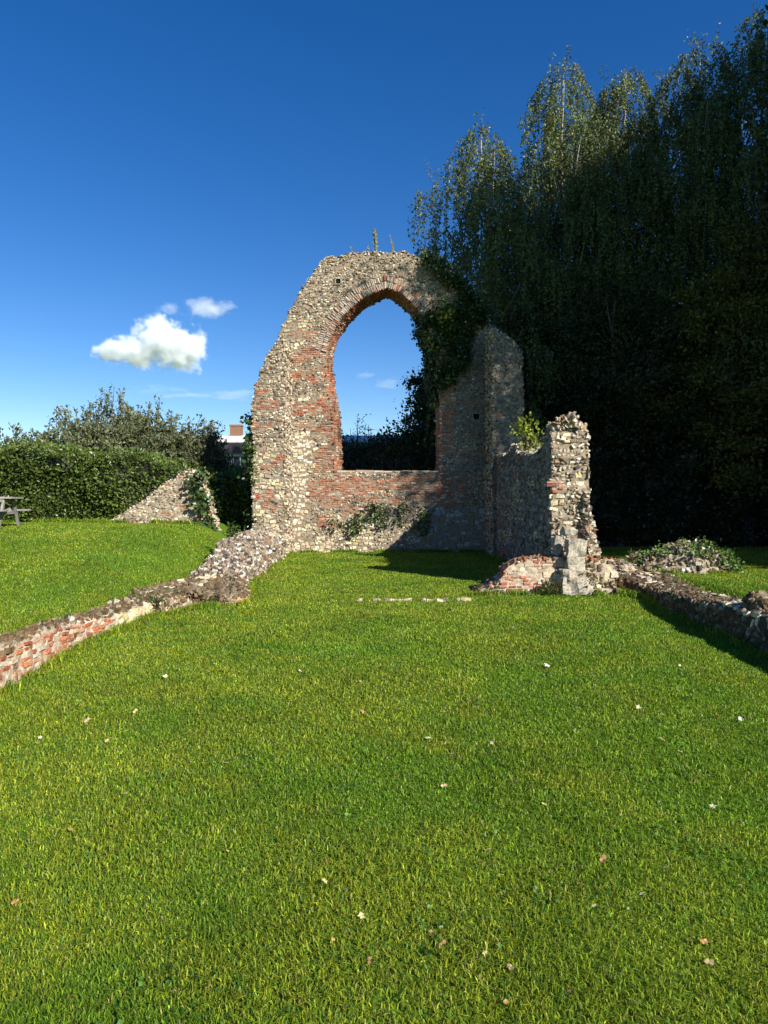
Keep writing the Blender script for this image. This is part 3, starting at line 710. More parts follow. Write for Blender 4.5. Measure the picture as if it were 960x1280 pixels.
# distant gable fragment behind the mound
YF = 20.2
def fp(px, py): return (pX(px, YF), pZ(py, YF))
pf = [(118, 672), (122, 658), (135, 652), (147, 645), (160, 638), (174, 628), (188, 618), (200, 609), (212, 601), (224, 594), (236, 587), (244, 590), (250, 600), (254, 612), (262, 640), (272, 675)]
ol = rough_line([(fp(118, 690)[0], .3)] + [fp(*p) for p in pf] + [(fp(276, 690)[0], .3)], .04, .12, seed=8)
c0 = (fp(195, 600)[0], YF, .6)
root = empty('ruined_wall_fragment', 'sloping triangular flint wall fragment between the mound and the hedge at left', 'ruin wall', c0)
mb = MB(); slab_core(mb, ol, ol, [], (0, YF, 0), (1, 0, 0), (0, -1, 0), .7, C=(.28, .23, .16)); o = mb.build('wall_core', M_mort, root); shift(o, c0)
mb = MB(); u0 = ol[0][0]
clad(mb, planar((u0, YF, .3), (1, 0, 0), (0, -1, 0)), 4.0, 3.0, lambda u, v: np.where(fbm(u * 1.5, v * 4, 0, 61) < .33, 2, np.where(fbm(u * 3, v * 4, 0, 62) < .36, 1, 0)), lambda u, v: inpoly(u + u0, v + .3, ol), ('flint', 'brick', 'cream'), scale=.95)
edge_patch(mb, ol[::-1], (0, YF, 0), (1, 0, 0), (0, -1, 0), .7, lambda u, v: np.zeros(len(u), int), ('flint',))
o = mb.build('stone_facing', M_stone, root); shift(o, c0)

# ================================================================== FOLIAGE
def leaves(mb, P, size, colr, normal=None, spread=1.0, droop=0.0, jitter=.25, aspect=.55):
    """rhombic folded leaves at points P; colr base (3,) or (n,3)"""
    n = len(P)
    if n == 0: return
    d = rng.normal(size=(n, 3)) * spread
    if normal is not None: d = d + np.asarray(normal)
    d[:, 2] -= droop; d = unit(d)
    r = unit(rng.normal(size=(n, 3))); s = unit(np.cross(d, r)); nn = np.cross(s, d)
    L_ = (size * rng.uniform(.6, 1.3, n))[:, None] if np.isscalar(size) else (size * rng.uniform(.7, 1.25, n))[:, None]
    a = P; b_ = P + d * L_ * .45 + s * L_ * aspect * .5 + nn * L_ * .08; c = P + d * L_; e = P + d * L_ * .45 - s * L_ * aspect * .5 + nn * L_ * .08
    V = np.stack([a, b_, c, e], 1).reshape(-1, 3)
    C = np.broadcast_to(np.asarray(colr, float), (n, 3)) * rng.uniform(1 - jitter, 1 + jitter, (n, 1))
    C = C * (1 + rng.normal(0, .06, (n, 3)))
    mb.add(V, np.arange(n * 4).reshape(-1, 4), C=np.clip(np.repeat(C, 4, 0), .003, .8))
def ivy_on(points, normals, per, size, colr, depth=.12, name='ivy', label='', cat='ivy', seed=0, extra=None, group=None):
    P = np.repeat(points, per, 0); Nn = np.repeat(normals, per, 0)
    P = P + rng.normal(0, .07, P.shape) + Nn * rng.uniform(0, depth, (len(P), 1))
    mb = MB(); d = Nn * .6 + np.array([0, 0, -.5])
    leaves(mb, P, size, colr, normal=d, spread=.55, jitter=.35, aspect=.85)
    if extra: extra(mb)
    c = tuple(P.mean(0)); 
    o = mb.build(name, M_glossleaf); shift(o, c); o.location = c
    return tag(o, label, cat, group)
def wall_area(poly_px, Y, dens_, f=1.0, off=.03):
    poly = [(pX(px, Y), pZ(py, Y)) for px, py in poly_px]; xs_, zs_ = zip(*poly)
    n = int((max(xs_) - min(xs_)) * (max(zs_) - min(zs_)) * dens_)
    x = rng.uniform(min(xs_), max(xs_), n); z = rng.uniform(min(zs_), max(zs_), n)
    k = inpoly(x, z, poly) & (fbm(x * 2.6, z * 2.6, 0, 7) > .36 * f)
    return np.stack([x[k], np.full(k.sum(), Y - off), z[k]], -1)
# big ivy over the right haunch of the arch
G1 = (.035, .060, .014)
big = [(524, 326), (538, 326), (552, 334), (572, 345), (592, 368), (606, 392), (606, 408), (592, 412), (588, 430), (586, 455), (574, 470), (566, 480), (552, 490), (545, 488), (541, 465), (532, 440), (527, 418), (523, 402), (532, 394), (548, 392), (566, 384), (560, 362), (545, 346), (530, 336)]
P1 = wall_area(big, YW, 190, .95, .06); N1 = np.tile([0, -1., .25], (len(P1), 1))
# also over the top thickness
t = rng.uniform(0, 1, 700); xt = pX(524 + t * 81, YW); zt = np.interp(xt, [p[0] for p in outline[2:-2]], [p[1] for p in outline[2:-2]])
P2 = np.stack([xt, YW + rng.uniform(-.1, 1.1, 700), zt + rng.uniform(-.04, .09, 700)], -1); N2 = np.tile([.3, -.2, 1.], (700, 1))
# inside the soffit, hanging tassels on the right haunch
q = rng.integers(59, 74, 300); PA = A[q] * .0 + A[q] * (w_ := rng.random((300, 1))) + B[q] * (1 - w_)
N3 = np.tile([-.8, -.2, -.4], (300, 1))
PP = np.concatenate([P1, P2, PA - np.array([.05, 0, .05])]); NN = np.concatenate([N1, N2, N3])
dn = .04 + .26 * ss(.35, .7, fbm(PP[:, 0] * 1.6, PP[:, 1], PP[:, 2] * 1.6, 77))
PP = PP + unit(NN) * dn[:, None] * rng.uniform(0, 1, (len(PP), 1))
def hang(mb):
    for k_ in range(46):
        i_ = rng.integers(54, 72); p = A[i_] * .7 + B[i_] * .3; L_ = rng.uniform(.2, .7); n = int(L_ * 34)
        z = rng.uniform(0, 1, n) * L_; pts = np.stack([p[0] + rng.normal(0, .05, n) - .05, p[1] - .1 + rng.normal(0, .08, n), p[2] - z], -1)
        leaves(mb, pts, .11, G1, normal=(0, 0, -1), spread=.6, aspect=.8)
    # brighter young sprays
    for (px, py) in ((553, 392), (560, 396), (548, 398), (598, 372), (545, 440)):
        c = np.array([pX(px, YW), YW - .3, pZ(py, YW)]); leaves(mb, c + rng.normal(0, .16, (70, 3)), .12, (.12, .16, .03), normal=(0, -.8, -.2), aspect=.8)
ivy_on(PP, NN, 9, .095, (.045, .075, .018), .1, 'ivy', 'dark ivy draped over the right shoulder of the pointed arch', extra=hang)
# patches on the wall under the sill
patches = [([(412, 650), (418, 647), (426, 650), (428, 658), (420, 664), (412, 660)], 'small round ivy sprig on the sunlit brick, leftmost below the window'),
           ([(434, 650), (442, 642), (450, 638), (460, 641), (462, 648), (455, 658), (450, 668), (441, 676), (437, 668), (431, 660)], 'bright green ivy bush climbing the sunlit stones below the window'),
           ([(458, 628), (470, 624), (480, 630), (488, 640), (486, 655), (474, 662), (466, 650), (462, 640)], 'ivy patch at the shadow edge under the window sill'),
           ([(490, 630), (500, 622), (508, 632), (506, 645), (500, 655), (494, 650)], 'narrow ivy tuft hanging below the middle of the sill'),
           ([(520, 645), (530, 634), (540, 640), (541, 655), (536, 668), (524, 668), (515, 655)], 'dark ivy clump in shade at the right end of the sill wall')]
for pp_, lb in patches:
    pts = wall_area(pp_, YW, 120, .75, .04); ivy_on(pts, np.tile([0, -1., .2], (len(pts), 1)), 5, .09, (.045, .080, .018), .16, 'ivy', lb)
# ivy climbing the outer left edge of the left stub
zz = rng.uniform(.8, 4.4, 420); pts = np.stack([np.full(420, -4.03) + rng.normal(0, .04, 420), rng.uniform(20.9, 22.2, 420), zz], -1)
k = fbm(zz * 1.2, pts[:, 1], 0, 12) > .38
def ext(mb):
    for z_ in (2.3, 2.6, 2.9, 1.15, 3.3):
        leaves(mb, np.array([-3.98, 20.8, z_]) + rng.normal(0, .09, (40, 3)), .08, (.08, .13, .02), normal=(.2, -1, 0), aspect=.8)
ivy_on(pts[k], np.tile([-1., -.3, 0], (k.sum(), 1)), 5, .12, G1, .2, 'ivy', 'ivy strip climbing the outer left edge of the left buttress', extra=ext)
# ivy on the far fragment
pts = wall_area([(240, 596), (252, 590), (262, 615), (270, 668), (255, 668), (246, 640), (240, 615)], YF, 110, .5)
ivy_on(pts, np.tile([0, -1., .2], (len(pts), 1)), 6, .13, (.05, .085, .02), .2, 'ivy', 'ivy hanging over the right side of the sloping wall fragment')
# ivy on the rubble mound
uu = rng.uniform(msu * .1, msu * .95, 1700); vv_ = rng.uniform(msv * .03, msv * .46, 1700); pts = mP(uu, vv_)
k = fbm(pts[:, 0] * 1.9, pts[:, 1] * 1.5, pts[:, 2] * 2.4, 51) > .45
pts = pts[k]; ivy_on(pts, np.tile([0, -.8, .7], (len(pts), 1)), 3, .065, (.085, .15, .03), .09, 'ivy', 'bright ivy sprawling over the face of the rounded rubble mound')
# plant on the side wall top
def clump(name, label, cat, c, r, n, size, colr, m=None, aspect=.8, squash=(1, 1, 1), stems=0, h=0, pw=.45):
    mb = MB(); P = rng.normal(0, 1, (n, 3)); P = P / (np.linalg.norm(P, axis=1)[:, None] + 1e-6) * (rng.random((n, 1)) ** pw) * r * np.array(squash)
    k = fbm(P[:, 0] / r * 1.8, P[:, 1] / r * 1.8, P[:, 2] / r * 1.8, int(abs(c[0] * 10))) > .40
    P = P[k] + np.array(c); leaves(mb, P, size, colr, normal=(P - np.array(c)) / r, spread=.7, aspect=aspect)
    for q in range(stems or 14):
        e = np.array(c) + rng.normal(0, .5, 3) * r; tube(mb, [np.array(c) - [0, 0, h + r * .6], (np.array(c) + e) / 2 - [0, 0, h * .4], e], [.012, .008, .004], 4, (.08, .06, .03))
    base = (c[0], c[1], c[2] - h); o = mb.build(name, m or M_leaf); shift(o, base); o.location = base
    return tag(o, label, cat)
clump('wall_shrub', 'yellow-green leafy sprig glowing in sun on the side wall, beside the tall dark corner', 'plant', (3.46, 16.75, 3.42), .40, 250, .095, (.22, .28, .03), squash=(.8, .8, 1.1), stems=10, h=.3, pw=.8)
clump('wall_shrub', 'trailing yellowish plant on the low side wall top, left of the broken pillar', 'plant', (3.40, 15.2, 2.85), .42, 300, .08, (.16, .19, .04), squash=(.8, 1.3, .8), stems=10, h=.1, pw=.8)
clump('base_weed', 'dark weed tuft at the foot of the brick stub, left of the pier', 'weed', (pX(692, 11.8), 11.85, .14), .2, 500, .05, (.09, .10, .03), M_weed, .4, (1.1, .6, .7))
clump('base_weed', 'brownish weed tuft at the foot of the stub wall, right of the pier', 'weed', (pX(737, 11.8), 11.85, .2), .26, 700, .05, (.10, .10, .035), M_weed, .4, (1.1, .5, .9))
clump('base_weed', 'small weed growing from the top of the left brick wall', 'weed', (-3.2, 9.6, .2), .12, 160, .05, (.07, .11, .02), M_weed, .4, (1, 1, 1.4))
clump('base_weed', 'wispy weed on the dark stone line beside the ivy mound', 'weed', (4.95, 13.6, .52), .13, 90, .07, (.12, .13, .05), M_weed, .25, (1, 1, 1.3))
clump('base_weed', 'green plant tuft on the rubble where it meets the left buttress', 'weed', (-3.7, 16.6, .95), .2, 200, .08, (.06, .11, .02), M_weed, .5, (1, 1, 1))
# tall weeds on the arch crown
def stalk(px, h, label, lean=0.0, thick=1.0):
    x = pX(px, YW); z0 = float(np.interp(x, [p[0] for p in outline[2:-2]], [p[1] for p in outline[2:-2]])) - .02; mb = MB(); y = YW + .35
    for j in range(3):
        dx = rng.normal(0, .05); hh = h * rng.uniform(.6, 1) if j else h
        pts = np.array([[x + dx * t_ + lean * t_ * t_, y + .04 * j, z0 + hh * t_] for t_ in np.linspace(0, 1, 6)])
        tube(mb, pts, np.linspace(.012, .005, 6) * thick, 4, (.30, .30, .15))
        tt = rng.uniform(.15, 1, int(60 * hh * thick) + 6); P = np.stack([x + dx * tt + lean * tt * tt, y + .04 * j + 0 * tt, z0 + hh * tt], -1)
        leaves(mb, P, .075 * thick, (.34, .33, .19), normal=(0, 0, 1.2), spread=.7, aspect=.35)
    b = (x, y, z0); o = mb.build('dry_weed', M_weed); shift(o, b); o.location = b; tag(o, label, 'weed', 'dry weeds standing on the arch crown')
stalk(470, .88, 'tallest dry weed stalk standing on the crown of the arch', -.05, 1.4)
stalk(491, .68, 'pale branching weed stalk, rightmost on the crown of the arch', -.08, 1.0)
stalk(460, .33, 'short weed just left of the tallest stalk on the arch crown', 0, 1.0)
stalk(440, .38, 'thin upright weed, leftmost on the crown of the arch', 0, .8)

# ------------------------------------------------------------------ hedges and shrubs
def hedge(name, label, x0, x1, y0, y1, z0f, ztop, dens_, size, colr, seed, lump=.5, cat='hedge', ragged=.25):
    nx_ = int((x1 - x0) / .35) + 2; nz_ = 12
    us = np.linspace(x0, x1, nx_); prof = []
    def surf(x, v):   # v 0..1 front base -> top front, 1..2 top front -> back, 2..3 back down
        zt = np.interp(x, [p[0] for p in ztop], [p[1] for p in ztop]) + ragged * (fbm(x * 1.3, 0 * x, 0, seed) - .5) * 2
        zb = z0f
        y = np.where(v < 1, y0, np.where(v < 2, y0 + (y1 - y0) * (v - 1), y1)); z = np.where(v < 1, zb + (zt - zb) * v, np.where(v < 2, zt, zt + (zb - zt) * (v - 2)))
        y = y + (.35 * (1 - np.abs(v - 1.5) / 1.5)) * np.where(v < 1.5, 1, -1) * np.where((v > .7) & (v < 2.3), 1, 0) * 0
        if cat == 'hedge' and seed == 3: y = y + 1.5 * ss(-8.4, -6.6, x)
        l = (fbm(x * .9, y * .9, z * .9, seed + 5) - .5) * 2 * lump
        ny_ = np.where(v < 1, -1, np.where(v < 2, 0, 1)); nz__ = np.where((v >= .9) & (v <= 2.1), 1, 0)
        return np.stack([x, y + ny_ * l, z + nz__ * l * .6], -1)
    vv = np.concatenate([np.linspace(0, .999, 9), np.linspace(1.0, 1.999, 5), np.linspace(2, 3, 5)])
    X_, V_ = np.meshgrid(us, vv, indexing='ij'); G = surf(X_.ravel(), V_.ravel()).reshape(X_.shape + (3,))
    c = G.mean((0, 1)); c[2] = z0f
    Gs = c + (G - c) * np.array([.99, .9, .97]) - np.array([0, 0, .08])
    i = np.arange(nx_ - 1)[:, None] * len(vv) + np.arange(len(vv) - 1)[None]; q = np.stack([i, i + 1, i + len(vv) + 1, i + len(vv)], -1).reshape(-1, 4)
    root = empty(name, label, cat, tuple(c))
    o = mesh_obj('shade_core', Gs.reshape(-1, 3), [q], M_leaf, root, np.tile(np.array([.012, .014, .006]), (Gs.size // 3, 1))); shift(o, tuple(c))  # solid near-black core paints the shade between the leaves
    H = np.mean([p[1] for p in ztop]) - z0f
    n1_ = int((x1 - x0) * H * dens_); n2_ = int((x1 - x0) * (y1 - y0) * dens_ * .6)
    x = rng.uniform(x0, x1, n1_ + n2_); v = np.concatenate([rng.uniform(0, 1, n1_), rng.uniform(1, 2.2, n2_)])
    P = surf(x, v) + rng.normal(0, .09, (len(x), 3)); Nn = np.stack([0 * x, np.where(v < 1, -1., 0), np.where(v < 1, .3, 1)], -1)
    mb = MB(); leaves(mb, P, size, colr, normal=Nn, spread=.7, aspect=.6, jitter=.35)
    o = mb.build('leaf_mass', M_glossleaf, root); shift(o, tuple(c))
    return root
hedge('laurel_hedge', 'broad dense glossy green hedge behind the grassy mound at left', -17, -4.35, 21.0, 24.0, .5, [(-17, 3.4), (-12, 3.25), (-9, 3.1), (-7.4, 2.95), (-6.4, 2.65), (-5.2, 2.55), (-4.3, 2.4)], 900, .105, (.085, .125, .022), 3, lump=.65)
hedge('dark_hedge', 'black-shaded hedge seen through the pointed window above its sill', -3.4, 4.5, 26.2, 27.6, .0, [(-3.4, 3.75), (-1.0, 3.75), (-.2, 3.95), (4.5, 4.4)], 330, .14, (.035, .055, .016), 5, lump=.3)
def shrub(name, label, cx, cy, z0, h, w, nst, leaf, colr, spread=.5, per=60, cat='shrub', seed=0, stemc=(.10, .08, .055), group=None, lsize=.1, low=.25):
    root = empty(name, label, cat, (cx, cy, z0), group); sb = MB(); lb_ = MB()
    for k in range(nst):
        a = rng.uniform(0, 2 * math.pi); r_ = w * math.sqrt(rng.random()); tip = np.array([math.cos(a) * r_, math.sin(a) * r_ * .7, h * rng.uniform(.6, 1.0) * (1 - .35 * (r_ / w) ** 2)])
        b0 = np.array([math.cos(a) * r_ * .3, math.sin(a) * r_ * .3, 0]); t = np.linspace(0, 1, 8)[:, None]
        pts = b0 * (1 - t) + tip * t + np.array([math.cos(a), math.sin(a), 0]) * (np.sin(t * math.pi) * .15 * w) + rng.normal(0, .03, (8, 3)) * t
        tube(sb, pts + np.array([cx, cy, z0]), np.linspace(.03, .008, 8), 4, stemc)
        for m_ in range(7):
            tq = rng.uniform(low, .95); p = np.array([np.interp(tq, t[:, 0], pts[:, c]) for c in range(3)]); d = unit(rng.normal(size=3) + np.array([math.cos(a) * .5, math.sin(a) * .5, .9])); L_ = rng.uniform(.25, .75)
            bp_ = p + d * np.linspace(0, L_, 4)[:, None]; tube(sb, bp_ + np.array([cx, cy, z0]), [.01, .008, .006, .004], 3, stemc)
            n = int(per * .13); tt = rng.uniform(.1, 1.05, (n, 1)); lp = p + d * L_ * tt + rng.normal(0, .05, (n, 3)); leaves(lb_, lp + np.array([cx, cy, z0]), lsize, colr, normal=d, spread=.8, aspect=.5, jitter=.4)
        n = int(per * .3); tt = rng.uniform(max(low, .4), 1.02, n); lp = np.stack([np.interp(tt, t[:, 0], pts[:, c]) for c in range(3)], -1) + rng.normal(0, .05, (n, 3)); leaves(lb_, lp + np.array([cx, cy, z0]), lsize, colr, normal=(0, 0, .8), spread=.8, aspect=.5, jitter=.4)
    o = sb.build('stem', M_bark, root); shift(o, (cx, cy, z0)); o = lb_.build('crown', M_leaf, root); shift(o, (cx, cy, z0))
    return root
YSH = 24.4
gs = (.13, .15, .065)
for (px, py, w, n, lb, c) in ((20, 530, 1.8, 150, 'low brownish shrub above the hedge at the left frame edge', (.10, .10, .04)), (85, 508, 1.5, 130, 'loose grey-green shrub with a thin shoot rising above the hedge', gs),
                           (145, 484, 1.8, 210, 'tallest grey-green bush rising over the hedge under the white cloud', gs), (205, 498, 1.7, 170, 'twiggy bush just right of the tallest hedge bush', gs),
                           (250, 522, 1.2, 90, 'thinner bush over the hedge nearest the chimney', (.09, .10, .045))):
    shrub('tall_bush', lb, pX(px, YSH), YSH, .6, pZ(py, YSH) - .6, w, n, 0, c, per=170, lsize=.13)
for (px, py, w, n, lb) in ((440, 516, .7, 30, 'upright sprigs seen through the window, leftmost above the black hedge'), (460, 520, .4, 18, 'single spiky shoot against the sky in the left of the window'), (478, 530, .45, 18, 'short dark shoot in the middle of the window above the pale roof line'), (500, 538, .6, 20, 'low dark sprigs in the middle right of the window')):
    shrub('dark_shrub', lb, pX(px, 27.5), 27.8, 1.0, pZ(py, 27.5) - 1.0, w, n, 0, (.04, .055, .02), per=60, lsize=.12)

# ------------------------------------------------------------------ trees
def tree_round(name, label, cx, cy, h, r, z0c, nclump, perc, size, colr, trunk=.22, seed=0, cat='tree', group=None, mat_=None, squash=1.0, barkc=(.09, .07, .05), csize=.75, coll=None):
    """broad-leaved / evergreen tree: limbs to clumps of leaves spread through the crown volume"""
    z0 = float(gz(cx, cy)); root = empty(name, label, cat, (cx, cy, z0), group)
    tb = MB(); lb_ = MB(); O_ = np.array([cx, cy, z0])
    tp = np.array([[math.sin(k * 1.3 + seed) * .12 * k, math.cos(k + seed) * .1 * k, h * .88 * k / 7] for k in range(8)]); tube(tb, tp + O_, np.linspace(trunk, trunk * .12, 8), 8, barkc)
    cen = np.array([0, 0, (z0c + h) / 2]); hz = (h - z0c) / 2
    for k in range(nclump):
        d = unit(rng.normal(size=3)); rr = (rng.random() ** .38)
        p = cen + d * np.array([r, r, hz]) * rr * rng.uniform(.8, 1.08)
        p[0:2] *= (1 - .35 * max(0, (p[2] - cen[2]) / hz) ** 2)
        zs = min(max(p[2] - rng.uniform(.5, 2), h * .15), h * .8); s = np.array([np.interp(zs, tp[:, 2], tp[:, c]) for c in range(3)])
        if k % 2 == 0: tube(tb, np.array([s, (s + p) / 2 + [0, 0, -.2], p]) + O_, [trunk * .3, trunk * .18, .015], 4, barkc)
        cs = csize * rng.uniform(.6, 1.3); n = int(perc * rng.uniform(.7, 1.3)); q = rng.normal(0, .45, (n, 3)) * np.array([cs, cs, cs * .6 * squash]) + p
        leaves(lb_, q + O_, size, np.array(colr) * rng.uniform(.75, 1.25), normal=unit(q - cen) * .7, spread=.8, aspect=.6, jitter=.3)
    o = tb.build('trunk', M_bark, root); shift(o, O_); o = lb_.build('crown', mat_ or M_leaf, root); shift(o, O_)
    return root
def birch(name, label, cx, cy, h, r, ndome, seed, colr, group=None, low=.3, toprd=1.15):
    z0 = float(gz(cx, cy)); O_ = np.array([cx, cy, z0]); root = empty(name, label, 'birch tree', tuple(O_), group)
    tb = MB(); lb_ = MB(); br = MB()
    tp = np.array([[math.sin(k * 1.1 + seed) * .05 * k, math.cos(k * .9 + seed) * .05 * k, h * .93 * k / 9] for k in range(10)]); tube(tb, tp + O_, np.linspace(.2, .015, 10), 8, (.26, .24, .21))
    T = lambda z: np.array([np.interp(z, tp[:, 2], tp[:, c]) for c in range(3)])
    for k in range(ndome):
        if k == 0: c = T(h) * [1, 1, 0] + [0, 0, h]; rd = toprd
        else:
            f = 1 - (1 - low) * ((k + rng.random()) / ndome) ** .95; f = min(f, .965)
            Rf = min(r, r * 1.35 * (1 - f) ** .42 * 1.0); a = k * 2.4 + rng.uniform(-.5, .5); rad = Rf * rng.uniform(.35, .95)
            c = T(h * f) * [1, 1, 0] + np.array([math.cos(a) * rad, math.sin(a) * rad, h * f]); rd = rng.uniform(.75, 1.45) * (.75 + .35 * (1 - f) / .7)
        # limb to the dome
        b0 = T(max(h * .2, c[2] - rng.uniform(1.5, 3.5))); t = np.linspace(0, 1, 6)[:, None]; d_ = c - b0
        limb = b0 + d_ * np.array([1, 1, 1]) * np.concatenate([t ** .8, t ** .8, t ** 1.2], 1); tube(br, limb + O_, np.linspace(.06, .012, 6), 4, (.34, .32, .28))
        ns = int(62 * rd * rd) + 18
        for s_ in range(ns):
            a = rng.uniform(0, 2 * math.pi); rho = math.sqrt(rng.random()); lob = 1 + .25 * math.sin(3 * a + k); zz = -rd * 1.15 * rho ** 2.2 + rng.normal(0, .10)
            p = c + np.array([math.cos(a) * rho * rd * lob, math.sin(a) * rho * rd * lob, zz]); hl = rng.uniform(.6, 2.9) * (.45 + .55 * rho) * (.6 if k == 0 else 1)
            n = int(hl * 16) + 6; u = rng.random(n) ** .9; o_ = np.array([math.cos(a), math.sin(a), 0])
            pts = p + o_ * (.28 * np.sqrt(u))[:, None] + np.array([0, 0, 1]) * (-hl * u ** 1.2)[:, None] + rng.normal(0, .035, (n, 3))
            leaves(lb_, pts + O_, .11, np.array(colr) * rng.uniform(.7, 1.3), normal=(0, 0, -1.0), spread=.75, aspect=.6, jitter=.35)
        for s_ in range(int(6 * rd)):     # upright tips breaking the outline
            a = rng.uniform(0, 2 * math.pi); q = rng.random() * rd * .7; p = c + [math.cos(a) * q, math.sin(a) * q, -.25]; L_ = rng.uniform(.3, .8); d2 = unit(np.array([math.cos(a) * .5, math.sin(a) * .5, 1.1]) + rng.normal(0, .25, 3))
            n = int(L_ * 22); u = rng.random((n, 1)); leaves(lb_, p + d2 * L_ * u + rng.normal(0, .04, (n, 3)) + O_, .10, colr, normal=(0, 0, -.6), spread=.8, aspect=.6, jitter=.35)
    o = tb.build('trunk', M_bark, root); shift(o, O_); o = br.build('limbs', M_bark, root); shift(o, O_); o = lb_.build('crown', M_leaf, root); shift(o, O_)
    return root
BC = (.118, .145, .042); gb = 'weeping birches behind the ruin'
for (px, py, Y, r, n, td, lb) in ((611, 165, 27.5, 2.95, 38, 1.2, 'shortest weeping birch, leftmost, its fronds hanging beside the arch'), (706, 86, 29.5, 2.9, 38, 1.2, 'weeping birch second from the left with a pale rounded top'),
                              (776, 88, 30, 2.8, 38, 1.15, 'weeping birch third from the left, slender double tip against the sky'), (870, 58, 28.5, 3.0, 40, 1.35, 'tall weeping birch fourth from the left, dark left flank'),
                              (952, 8, 27, 3.0, 40, 1.4, 'tallest weeping birch reaching the top right corner, white limbs showing')):
    birch('weeping_birch', lb, pX(px, Y), Y, pZ(py, Y) - .2, r, n, px, BC, gb, low=.22, toprd=td)
for (px, py, Y, lb) in ((915, 150, 31, 'dark birch filling the gap between the two tallest birches'), (742, 150, 32, 'dark lower birch behind the second and third birches'), (824, 140, 32, 'dark lower birch behind the third and fourth birches'), (664, 225, 31, 'dark lower birch behind the first and second birches')):
    birch('weeping_birch', lb, pX(px, Y), Y, pZ(py, Y), 3.0, 28, px, BC, gb, low=.3)
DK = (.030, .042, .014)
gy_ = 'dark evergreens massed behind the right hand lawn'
for (X, Y, h, r, lb) in ((6.0, 27.5, 9.5, 2.6, 'black evergreen directly behind the side wall'), (9.3, 26.5, 10.5, 2.8, 'dark evergreen right of the broken pillar'), (13.0, 25.5, 11.5, 3.0, 'dark evergreen with faint light painted yellow-green into its leaves at mid right'),
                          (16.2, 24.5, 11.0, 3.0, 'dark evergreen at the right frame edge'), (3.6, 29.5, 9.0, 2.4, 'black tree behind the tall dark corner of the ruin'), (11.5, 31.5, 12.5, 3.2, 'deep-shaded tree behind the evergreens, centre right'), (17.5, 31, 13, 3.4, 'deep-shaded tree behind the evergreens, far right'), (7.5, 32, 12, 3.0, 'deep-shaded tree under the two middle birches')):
    tree_round('evergreen_tree', lb, X, Y, h, r, .3, 150, 170, .15, {13.0: (.13, .13, .022), 9.3: (.05, .062, .018), 16.2: (.06, .07, .016)}.get(X, DK), .2, seed=int(X), group=gy_, mat_=M_leaf)  # paler leaf colours paint faint sunlight onto some evergreens
# the tree seen through the window
tree_round('broadleaf_tree', 'dark leafy tree filling the right side of the pointed window', 2.5, 27.0, 8.0, 2.0, .3, 95, 130, .16, (.035, .05, .016), .15, seed=3, csize=.6)
tree_round('broadleaf_tree', 'small dark tree crown with pointed sprays low in the window', 1.3, 27.6, 6.3, 1.1, .8, 40, 90, .15, (.035, .05, .016), .1, seed=5, csize=.45)
# trees out of frame to the right that shade the ruin
gs_ = 'tall trees standing right of the lawn, beyond the frame'
for (X, Y, h, r, zc, sd, lb) in ((22, 12, 26, 9.45, 9.8, 1, 'tallest broad tree right of the lawn, its canopy high above the trunk'), (20.5, 21.5, 24, 6.5, 5, 2, 'broad tree standing right of the evergreens'), (30, 16, 27, 8, 5, 3, 'farthest broad tree right of the lawn'), (27, 26, 24, 7, 4, 4, 'broad tree behind the right hand evergreens'), (19.5, 14.5, 11, 5.2, .8, 5, 'lower bushy tree under the tall canopy right of the lawn')):
    tree_round('shade_tree', lb, X, Y, h, r, zc, 620, 170 if sd > 2 else 340, .42 if sd > 2 else .29, (.05, .07, .02), .4, seed=sd, group=gs_, csize=1.9)
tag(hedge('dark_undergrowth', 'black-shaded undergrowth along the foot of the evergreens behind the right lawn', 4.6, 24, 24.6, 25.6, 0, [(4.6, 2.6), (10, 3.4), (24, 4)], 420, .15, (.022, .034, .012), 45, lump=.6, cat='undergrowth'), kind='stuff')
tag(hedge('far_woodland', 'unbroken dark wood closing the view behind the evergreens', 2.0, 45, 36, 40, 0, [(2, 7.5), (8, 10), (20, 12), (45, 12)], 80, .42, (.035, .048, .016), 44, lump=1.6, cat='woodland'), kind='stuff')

# ------------------------------------------------------------------ the house behind
YH = 42.0
root = empty('long_house', 'long low white building with dark eaves and a brick chimney behind the hedge', 'house', (-4, YH, 0))
x0, x1 = pX(262, YH), pX(520, YH); ze = pZ(562, YH); zr = pZ(544, YH + 3)
mb = MB(); box(mb, ((x0 + x1) / 2, YH + 3.2, ze / 2), ((x1 - x0) / 2 - .3, 3.0, ze / 2), C=(.75, .75, .75)); o = mb.build('wall', M_paint, root); shift(o, (-4, YH, 0))
mb = MB(); mb.add([(x0, YH - .2, ze + .55), (x1, YH - .2, ze + .55), (x1, YH + 3.2, zr), (x0, YH + 3.2, zr), (x0, YH + 6.6, ze + .55), (x1, YH + 6.6, ze + .55), (x0, YH - .2, ze + .4), (x1, YH - .2, ze + .4), (x1, YH + 6.6, ze + .4), (x0, YH + 6.6, ze + .4)],
       [[0, 1, 2, 3], [3, 2, 5, 4], [6, 7, 1, 0], [4, 5, 8, 9], [6, 9, 8, 7]], [[6, 0, 9], [0, 4, 9], [0, 3, 4], [1, 5, 2], [1, 7, 8], [1, 8, 5]], C=(.62, .60, .58)); roof = mb.build('roof', M_paint, root); shift(roof, (-4, YH, 0))
mb = MB(); box(mb, ((x0 + x1) / 2, YH - .1, ze + .1), ((x1 - x0) / 2 - .02, .12, .32), C=(.03, .03, .035)); o = mb.build('eaves', M_slate, root); shift(o, (-4, YH, 0))
